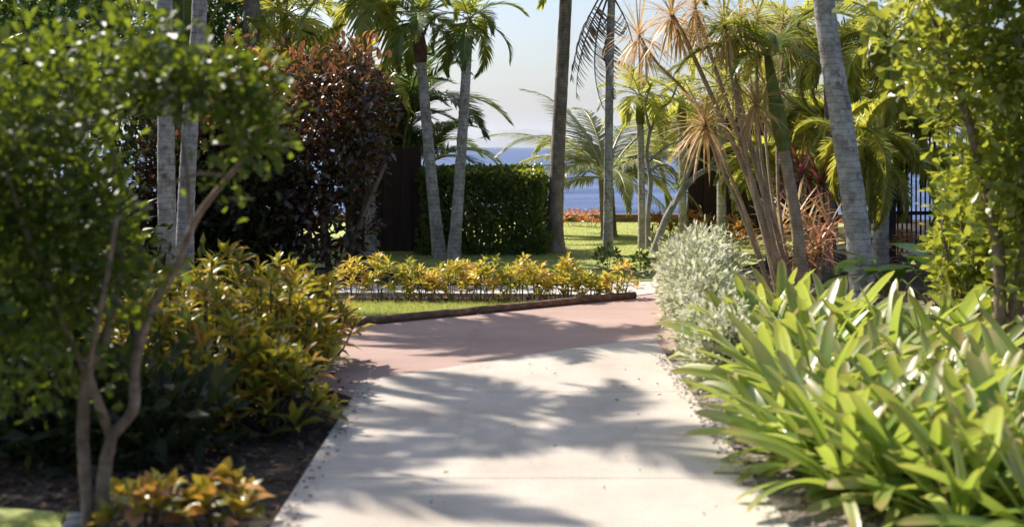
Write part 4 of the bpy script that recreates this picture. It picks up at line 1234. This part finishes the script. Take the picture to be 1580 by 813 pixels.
# ------------------------------------------------------------------ white silver bushes along the right path edge
SB = [(1.34, 8.1, 0.38, 0.18), (1.40, 8.65, 0.48, 0.2), (1.44, 9.2, 0.60, 0.22), (1.47, 9.85, 0.70, 0.23), (1.52, 10.5, 0.72, 0.24), (1.56, 11.2, 0.68, 0.24), (1.66, 11.9, 0.70, 0.27), (1.95, 12.3, 0.62, 0.28)]
SL = ['smallest silvery bush, lowest at the path edge under the strap leaves', 'silvery white bush next to the smallest one along the path edge', 'second silvery white bush along the path edge from the strap leaves', 'third silvery white bush along the path edge',
      'fourth silvery white bush along the path edge, tallest of them', 'silvery white bush at the corner of path and red paving', 'far silvery white bush beside the bare leaning frangipani branch', 'back silvery white bush under the tan leaning stems']
for lb, (x, y, h, r_) in zip(SL, SB):
    root = thing('silver_bush', lb, 'shrub', (x, y, -0.03), 'silvery bushes along the path')
    blobs = [(0, 0, h * 0.45, r_, r_, h * 0.47)] + [(rnd.uniform(-0.7, 0.7) * r_, rnd.uniform(-0.8, 0.8) * r_, h * rnd.uniform(0.55, 0.95), r_ * rnd.uniform(0.25, 0.5), r_ * rnd.uniform(0.25, 0.5), h * rnd.uniform(0.15, 0.3)) for q in range(6)]
    obj('foliage', crown(blobs, 330, 9, 0.11, 0.062, 0.026, M['silver_leaf'], LEAF4, 0.4, 0.5, 'foliage', 0.8), root, kind='stuff')
    g = Geo()
    for k in range(26):
        a_ = k * 2.4
        e = r_ * 0.75 * math.sqrt((k + 0.5) / 26)
        limb(g, [(0.4 * e * math.cos(a_), 0.4 * e * math.sin(a_), -0.02), (0.8 * e * math.cos(a_), 0.8 * e * math.sin(a_), h * 0.5), (e * math.cos(a_), e * math.sin(a_), h * 0.9)], 0.006, 0.003, 6, 4)
    obj('stem', g.mesh('stem', M['brown_bark']), root, kind='stuff')

# ------------------------------------------------------------------ strap leaved plants, right foreground
STRAP = []
for k, (L, W, bend) in enumerate(((0.57, 0.056, 0.45), (0.57, 0.064, 0.9), (0.57, 0.060, 1.4), (0.57, 0.067, 2.0))):
    g = Geo()
    ribbons(g, np.zeros((1, 3)), np.array([[0, 1.0, 0.0]]), L, W, bend, 18, np.array([0.5]), np.array([[1.0, 0, 0]]), 0.16, True)
    STRAP.append(g.mesh('strap_leaf', M['strap_leaf']))


def strap_plant(label, x, y, n=20, size=1.0, group='strap leaved plants along the path', lean=0.0):
    root = thing('strap_plant', label, 'plant', (x, y, -0.03), group, rnd.uniform(0, 6))
    for k in range(n):
        az = k * 2.39996 + rnd.uniform(-0.25, 0.25)
        f = (k + 0.5) / n
        e = 1.42 - 0.9 * f ** 0.9 + rnd.uniform(-0.12, 0.12)
        s = size * rnd.uniform(0.75, 1.12) * (0.8 + 0.3 * math.sin(math.pi * min(1, f + 0.2)))
        m = STRAP[min(3, max(0, int(f * 3 + rnd.uniform(-0.4, 1.0))))]
        o = obj('leaf', m, root, (-0.02 * math.sin(az), 0.02 * math.cos(az), 0.03), (e, rnd.uniform(-0.6, 0.6), az), (s * rnd.uniform(0.85, 1.2), s, s))
    g = Geo()
    tube(g, [(0, 0, -0.02), (0, 0, 0.05), (0, 0, 0.10)], [0.03, 0.028, 0.012], 8)
    obj('stem', g.mesh('stem', M['green_shaft']), root)


def W_(px, d):
    return (px - 790) * d / F


SP = [(1215, 6.2), (1275, 5.9), (1370, 5.7), (1445, 5.4), (1520, 5.15), (1540, 6.4), (1240, 6.9), (1360, 6.6), (1190, 8.4), (1250, 8.0), (1205, 7.3), (1262, 6.6), (1330, 7.5), (1300, 6.9), (1345, 6.1), (1310, 5.5), (1400, 6.9), (1470, 7.6), (1420, 6.0), (1480, 6.4), (1400, 5.3), (1500, 5.6), (1555, 6.9), (1560, 6.0), (1590, 5.3), (1480, 5.0),
      (1200, 9.2), (1290, 9.0), (1430, 8.6), (1540, 8.3), (1640, 6.4), (1160, 8.9), (1225, 9.4), (1275, 8.8), (1175, 8.1), (1265, 7.5), (1380, 7.8), (1450, 7.0), (1650, 7.6), (1620, 4.7)]
PL = ['closest to the path at the gravel strip', 'low, reaching over the gravel strip', 'before the centre clump, blades crossing', 'right of centre in the front row', 'at the picture bottom, right half', 'under the lime bush, second row from the front', 'edge plant between gravel strip and white bush', 'in the centre, behind the gravel strip plants', 'touching the white bush, close to the path edge', 'behind the path edge, in front of the green shaft palm', 'leaning over the pale soil at the path bend', 'with wide leaves reaching over the path edge', 'upright in the middle before the thick leaning palm',
      'second from the path in the middle of the bed', 'with arching leaves over the bare pebbly soil', 'lowest, beside the near corner of the concrete path', 'in the centre of the bed under the big dark leaves', 'in front of the lime green bush, tall and upright',
      'in the centre foreground with yellow tipped leaves', 'between the centre clump and lime green bush', 'at the bottom of the picture next to the path side gravel', 'low in the foreground right of the gravel', 'right side, below the lime bush trunk',
      'right side, with dark arching blade leaves', 'bottom right corner of the bed', 'bottom centre of the bed, cut by the picture edge', 'at the back beside the white bush, under tan stems', 'at the back left of the thick leaning palm',
      'in front of the big dark leaves', 'at the back under the lime green bush', 'beyond the right edge of the picture, near', 'nearest the white bush, leaves brushing its side', 'between the white bush and green shaft palm foot', 'between the green shaft palm and thick leaning palm', 'on the pale soil just past the white bush', 'near the path, between white bush and bed centre', 'right of the thick leaning palm foot, second row', 'left of the lime bush trunk, mid bed', 'beyond the right edge of the picture, far', 'beyond the right lower corner of the picture']
for (px, dd_), lb in zip(SP, PL):
    strap_plant('strap leaved plant ' + lb, W_(px, dd_), dd_, rnd.randrange(32, 40), rnd.uniform(0.95, 1.15) * (1.12 if dd_ > 7.9 else 1.0))

# big dark leaves behind
g = Geo()
t = np.linspace(0, 1, 9)
wv = np.sin(math.pi * np.clip(t * 0.93 + 0.05, 0, 1)) ** 0.7 * 0.5
V, C = [], []
for k in range(9):
    z = -0.35 * t[k] ** 2
    V += [(-wv[k] * 0.62, t[k], z + 0.10 * wv[k]), (0, t[k], z), (wv[k] * 0.62, t[k], z + 0.10 * wv[k])]
    C += [(0.5, t[k], 1, 1), (0.5, t[k], 0, 1), (0.5, t[k], 1, 1)]
q = []
for k in range(8):
    q += [[k * 3, k * 3 + 1, k * 3 + 4, k * 3 + 3], [k * 3 + 1, k * 3 + 2, k * 3 + 5, k * 3 + 4]]
g.add(V, [np.array(q)], C)
BIG = g.mesh('big_leaf', M['big_leaf'])
for lb, px, dd_, nl in (('large dark glossy leaved plant right of the thick leaning palm', 1375, 10.6, 9), ('large dark glossy leaved plant below the lime green bush', 1450, 10.2, 9)):
    root = thing('big_leaved_plant', lb, 'plant', (W_(px, dd_), dd_, -0.03), 'large dark leaved plants')
    for k in range(nl):
        az = k * 2.4 + 0.5
        L = rnd.uniform(0.32, 0.5)
        e = rnd.uniform(0.9, 1.35)
        tip = np.array([math.sin(-az) * math.cos(e) * 0.5, math.cos(az) * math.cos(e) * 0.5, 0.25 + 0.45 * math.sin(e) * rnd.uniform(0.5, 1.0)])
        g = Geo()
        limb(g, [(0, 0, -0.02), tuple(tip * np.array([0.4, 0.4, 0.65])), tuple(tip)], 0.012, 0.007, 10, 6)
        pt = obj('petiole', g.mesh('petiole', M['green_shaft']), root)
        obj('leaf', BIG, pt, tuple(tip), (rnd.uniform(-0.1, 0.7), 0, az), (L, L, L))

# ------------------------------------------------------------------ lime green bush tree on the right
d = 7.8
K = d / F
bx = (1530 - 790) * d / F
root = thing('lime_bush', 'big lime green leafy bush filling the upper right above the strap leaves', 'shrub', (bx, d, -0.03))
blobs = [B(1470, 90, 80, 90, 0.4), B(1560, 60, 110, 110, 0.5), B(1405, 40, 44, 60, 0.3), B(1570, 220, 90, 110, 0.45), B(1490, 180, 45, 60, 0.3), B(1425, 110, 35, 45, 0.25), B(1550, 330, 70, 90, 0.4), B(1650, 200, 120, 250, 0.5), B(1510, -80, 150, 100, 0.5), B(1650, -40, 120, 120, 0.5), B(1515, 250, 45, 70, 0.3), B(1590, 420, 60, 60, 0.35), B(1380, 40, 30, 50, 0.25)]
obj('crown', crown(blobs, 700, 12, 0.12, 0.085, 0.056, M['lime_leaf'], OBOV, 0.25, 0.35, mixr=0.5), root, kind='stuff')
for pts, r0 in (([(0, 0, -0.03), (0.05, 0, 0.8), (-0.1, 0.05, 1.6), (-0.35, 0, 2.3)], 0.05), ([(0.05, 0.05, -0.03), (0.2, 0, 0.9), (0.25, 0, 1.8), (0.2, 0, 2.8)], 0.055), ([(0.1, 0, 0.0), (0.4, 0.1, 1.0), (0.6, 0.1, 2.0)], 0.045)):
    g = Geo()
    limb(g, pts, r0, r0 * 0.4, 16, 8)
    obj('stem', g.mesh('stem', M['brown_bark']), root)
d = 9.2
K = d / F
bx = (1490 - 790) * d / F
root = thing('pale_bush', 'pale yellow green bush growing under the lime green bush beside the picket fence', 'shrub', (bx, d, -0.03))
blobs = [B(1495, 330, 50, 60, 0.3), B(1520, 260, 40, 50, 0.25), B(1462, 300, 24, 20, 0.2), B(1545, 370, 60, 70, 0.35), B(1480, 400, 45, 40, 0.25), B(1520, 440, 70, 60, 0.35), B(1600, 400, 60, 80, 0.35), B(1455, 262, 18, 10, 0.12)]
obj('foliage', crown(blobs, 420, 11, 0.09, 0.085, 0.05, M['lime_leaf'], OBOV, 0.3, 0.6, 'foliage'), root, kind='stuff')
g = Geo()
for k in range(7):
    x, y, z = P(1450 + k * 14, 330 + (k % 3) * 30, d)
    limb(g, [(0.03 * (k - 3), 0, -0.02), ((x - bx) * 0.5, 0, z * 0.5), (x - bx, 0.1 * (k % 2), z)], 0.012, 0.005, 10, 6)
obj('stem', g.mesh('stem', M['brown_bark']), root, kind='stuff')

# background bushes on the right behind the picket fence side
for lb, x, y, r_, h in (('tall green bush behind the lime green bush', 5.9, 13.0, 1.0, 1.3), ('green bush past the right edge behind the lime bush', 8.2, 14.5, 1.3, 1.5), ('green bush at the right end of the picket fence', 7.9, 18.0, 1.2, 1.5)):
    root = thing('green_bush', lb, 'shrub', (x, y, -0.03), 'green bushes behind the lime bush')
    obj('crown', crown([(0, 0, h, r_, r_ * 0.8, h), (0.4, 0, h * 1.3, r_ * 0.7, r_ * 0.6, h * 0.8)], 230, 13, 0.2, 0.12, 0.06, M['shade_leaf'], LEAF4), root, kind='stuff')
    g = Geo()
    for k in range(4):
        limb(g, [(0.05 * k, 0, -0.02), (0.2 * k - 0.3, 0, h * 0.7), (0.3 * k - 0.45, 0, h * 1.4)], 0.03, 0.012, 10, 6)
    obj('stem', g.mesh('stem', M['dark_bark']), root, kind='stuff')

# ------------------------------------------------------------------ grass, litter, pebbles, stones


def grass(n, poly_box, ok, h, wd, z):
    x = rng.uniform(poly_box[0], poly_box[1], n)
    y = rng.uniform(poly_box[2], poly_box[3], n)
    m = ok(x, y)
    x, y = x[m], y[m]
    n = len(x)
    g = Geo()
    dd = np.stack([rng.normal(size=n) * 0.35, rng.normal(size=n) * 0.35, np.ones(n)], -1)
    ribbons(g, np.stack([x, y, np.full(n, z)], -1), dd, h * rng.uniform(0.6, 1.3, n), wd, 0.5, 1)
    return obj('grass', g.mesh('grass', M['grass']), kind='stuff')


lo = np.array(log_a)
sl_ = (log_b[1] - log_a[1]) / (log_b[0] - log_a[0])
grass(26000, (-2.2, 0.3, 11.0, 12.4), lambda x, y: (y > log_a[1] + (x - log_a[0]) * sl_ + 0.09) & (y < 12.42), 0.045, 0.006, -0.016)
grass(90000, (-2.0, 5.5, 14.3, 25.5), lambda x, y: (y > 14.3 + np.maximum(0, x - 1.5) * 1.6 + 0.05) & ((x > -0.6) | (y > 16.0)), 0.035, 0.008, -0.014)
grass(9000, (-2.6, -1.82, 4.4, 5.38), lambda x, y: (x + 1.8) * 0.6 + (5.36 - y) > 0.03, 0.02, 0.004, -0.016)


def litter(n, bx_, z, L, mat='litter', name='fallen_leaves', ok=None):
    x = rng.uniform(bx_[0], bx_[1], n)
    y = rng.uniform(bx_[2], bx_[3], n)
    if ok is not None:
        m = ok(x, y)
        x, y = x[m], y[m]
        n = len(x)
    a_ = rng.uniform(0, 6.28, n)
    dd = np.stack([np.cos(a_), np.sin(a_), rng.normal(size=n) * 0.25], -1)
    g = Geo()
    s = rng.uniform(0.5, 1.3, n)
    scatter(g, LEAF4, np.stack([x, y, z + rng.uniform(0.002, 0.02, n)], -1), dd, np.array([0, 0, 1.0]) + rng.normal(size=(n, 3)) * 0.3, L * s, L * 0.45 * s)
    return obj(name, g.mesh(name, M[mat]), kind='stuff')


litter(2600, (-3.4, PATH_L - 0.02, 4.6, 9.0), -0.03, 0.07, ok=lambda x, y: ~((x < -1.75) & (y < 5.45)))
litter(900, (-2.3, 0.9, 12.35, 12.95), -0.03, 0.06)
litter(500, (PATH_R + 0.02, 2.6, 4.5, 9.5), -0.022, 0.06)
litter(40, (PATH_L, PATH_R, 4.6, 9.0), 0.0, 0.03)
litter(160, (PATH_L, PATH_L + 0.10, 4.6, 8.3), 0.0, 0.028)
litter(120, (PATH_R - 0.09, PATH_R, 4.6, 9.2), 0.0, 0.03)


def pebbles(n, bx_, z, r_, mat):
    g = Geo()
    ico = np.array([(0, 0, 1), (0.9, 0, 0.3), (0.28, 0.85, 0.3), (-0.72, 0.53, 0.3), (-0.72, -0.53, 0.3), (0.28, -0.85, 0.3), (0, 0, -0.5)])
    fc = np.array([[0, 1, 2], [0, 2, 3], [0, 3, 4], [0, 4, 5], [0, 5, 1], [6, 2, 1], [6, 3, 2], [6, 4, 3], [6, 5, 4], [6, 1, 5]])
    x = rng.uniform(bx_[0], bx_[1], n)
    y = rng.uniform(bx_[2], bx_[3], n)
    s = r_ * rng.uniform(0.4, 1.4, n)
    V = np.stack([x, y, np.full(n, z)], -1)[:, None, :] + (ico[None] * (1 + rng.normal(size=(n, 7, 1)) * 0.15)) * s[:, None, None] * np.array([1, 1, 0.7])
    g.add(V.reshape(-1, 3), [(fc[None] + (np.arange(n) * 7)[:, None, None]).reshape(-1, 3)])
    return obj('gravel', g.mesh('gravel', mat, False), kind='stuff')


pebbles(5000, (PATH_R + 0.005, 2.3, 4.6, 9.6), -0.022, 0.012, M['stone'])
pebbles(420, (PATH_R - 0.07, PATH_R + 0.01, 4.6, 9.2), 0.001, 0.007, M['stone'])
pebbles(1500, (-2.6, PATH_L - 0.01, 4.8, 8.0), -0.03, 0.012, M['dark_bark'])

# little pale edging stones by the corner lawn
for k, (px, py, s) in enumerate(((116, 792, 0.04), (113, 806, 0.05), (126, 801, 0.035))):
    x, y = G(px, py)
    bm_ = Geo()
    th = np.linspace(0, 2 * math.pi, 10, endpoint=False)
    rows = []
    for zz, rr in ((-0.3, 0.9), (0.1, 1.0), (0.45, 0.75), (0.6, 0.3)):
        for t_ in th:
            q = rr * (1 + 0.12 * math.sin(3 * t_ + k) + rng.normal() * 0.05)
            rows.append((q * math.cos(t_) * s, q * math.sin(t_) * s * 0.8, zz * s))
    i = np.arange(10)
    bm_.add(rows, [np.stack([r_ * 10 + i, r_ * 10 + (i + 1) % 10, (r_ + 1) * 10 + (i + 1) % 10, (r_ + 1) * 10 + i], -1) for r_ in range(3)] + [np.array([30 + i])])
    o = obj('edging_stone', bm_.mesh('edging_stone', M['stone']), None, (x, y, -0.02))
    tag(o, ('pale edging stone behind the corner grass by the leafy tree foot', 'largest pale edging stone beside the corner grass', 'small pale edging stone touching the leafy tree stem')[k], 'stone', 'edging stones by the corner grass')

# ------------------------------------------------------------------ air
m, N, Lk = new_mat('haze_air')
pv = N.new('ShaderNodeVolumePrincipled')
pv.inputs['Color'].default_value = (0.90, 0.93, 1.0, 1)
pv.inputs['Density'].default_value = 0.000045
pv.inputs['Anisotropy'].default_value = 0.2
om = N.new('ShaderNodeOutputMaterial')
Lk.new(pv.outputs[0], om.inputs['Volume'])
g = Geo()
box(g, (-9000, -2000, -45), (9000, 22500, 330))
obj('haze', g.mesh('haze', m, False), kind='stuff')
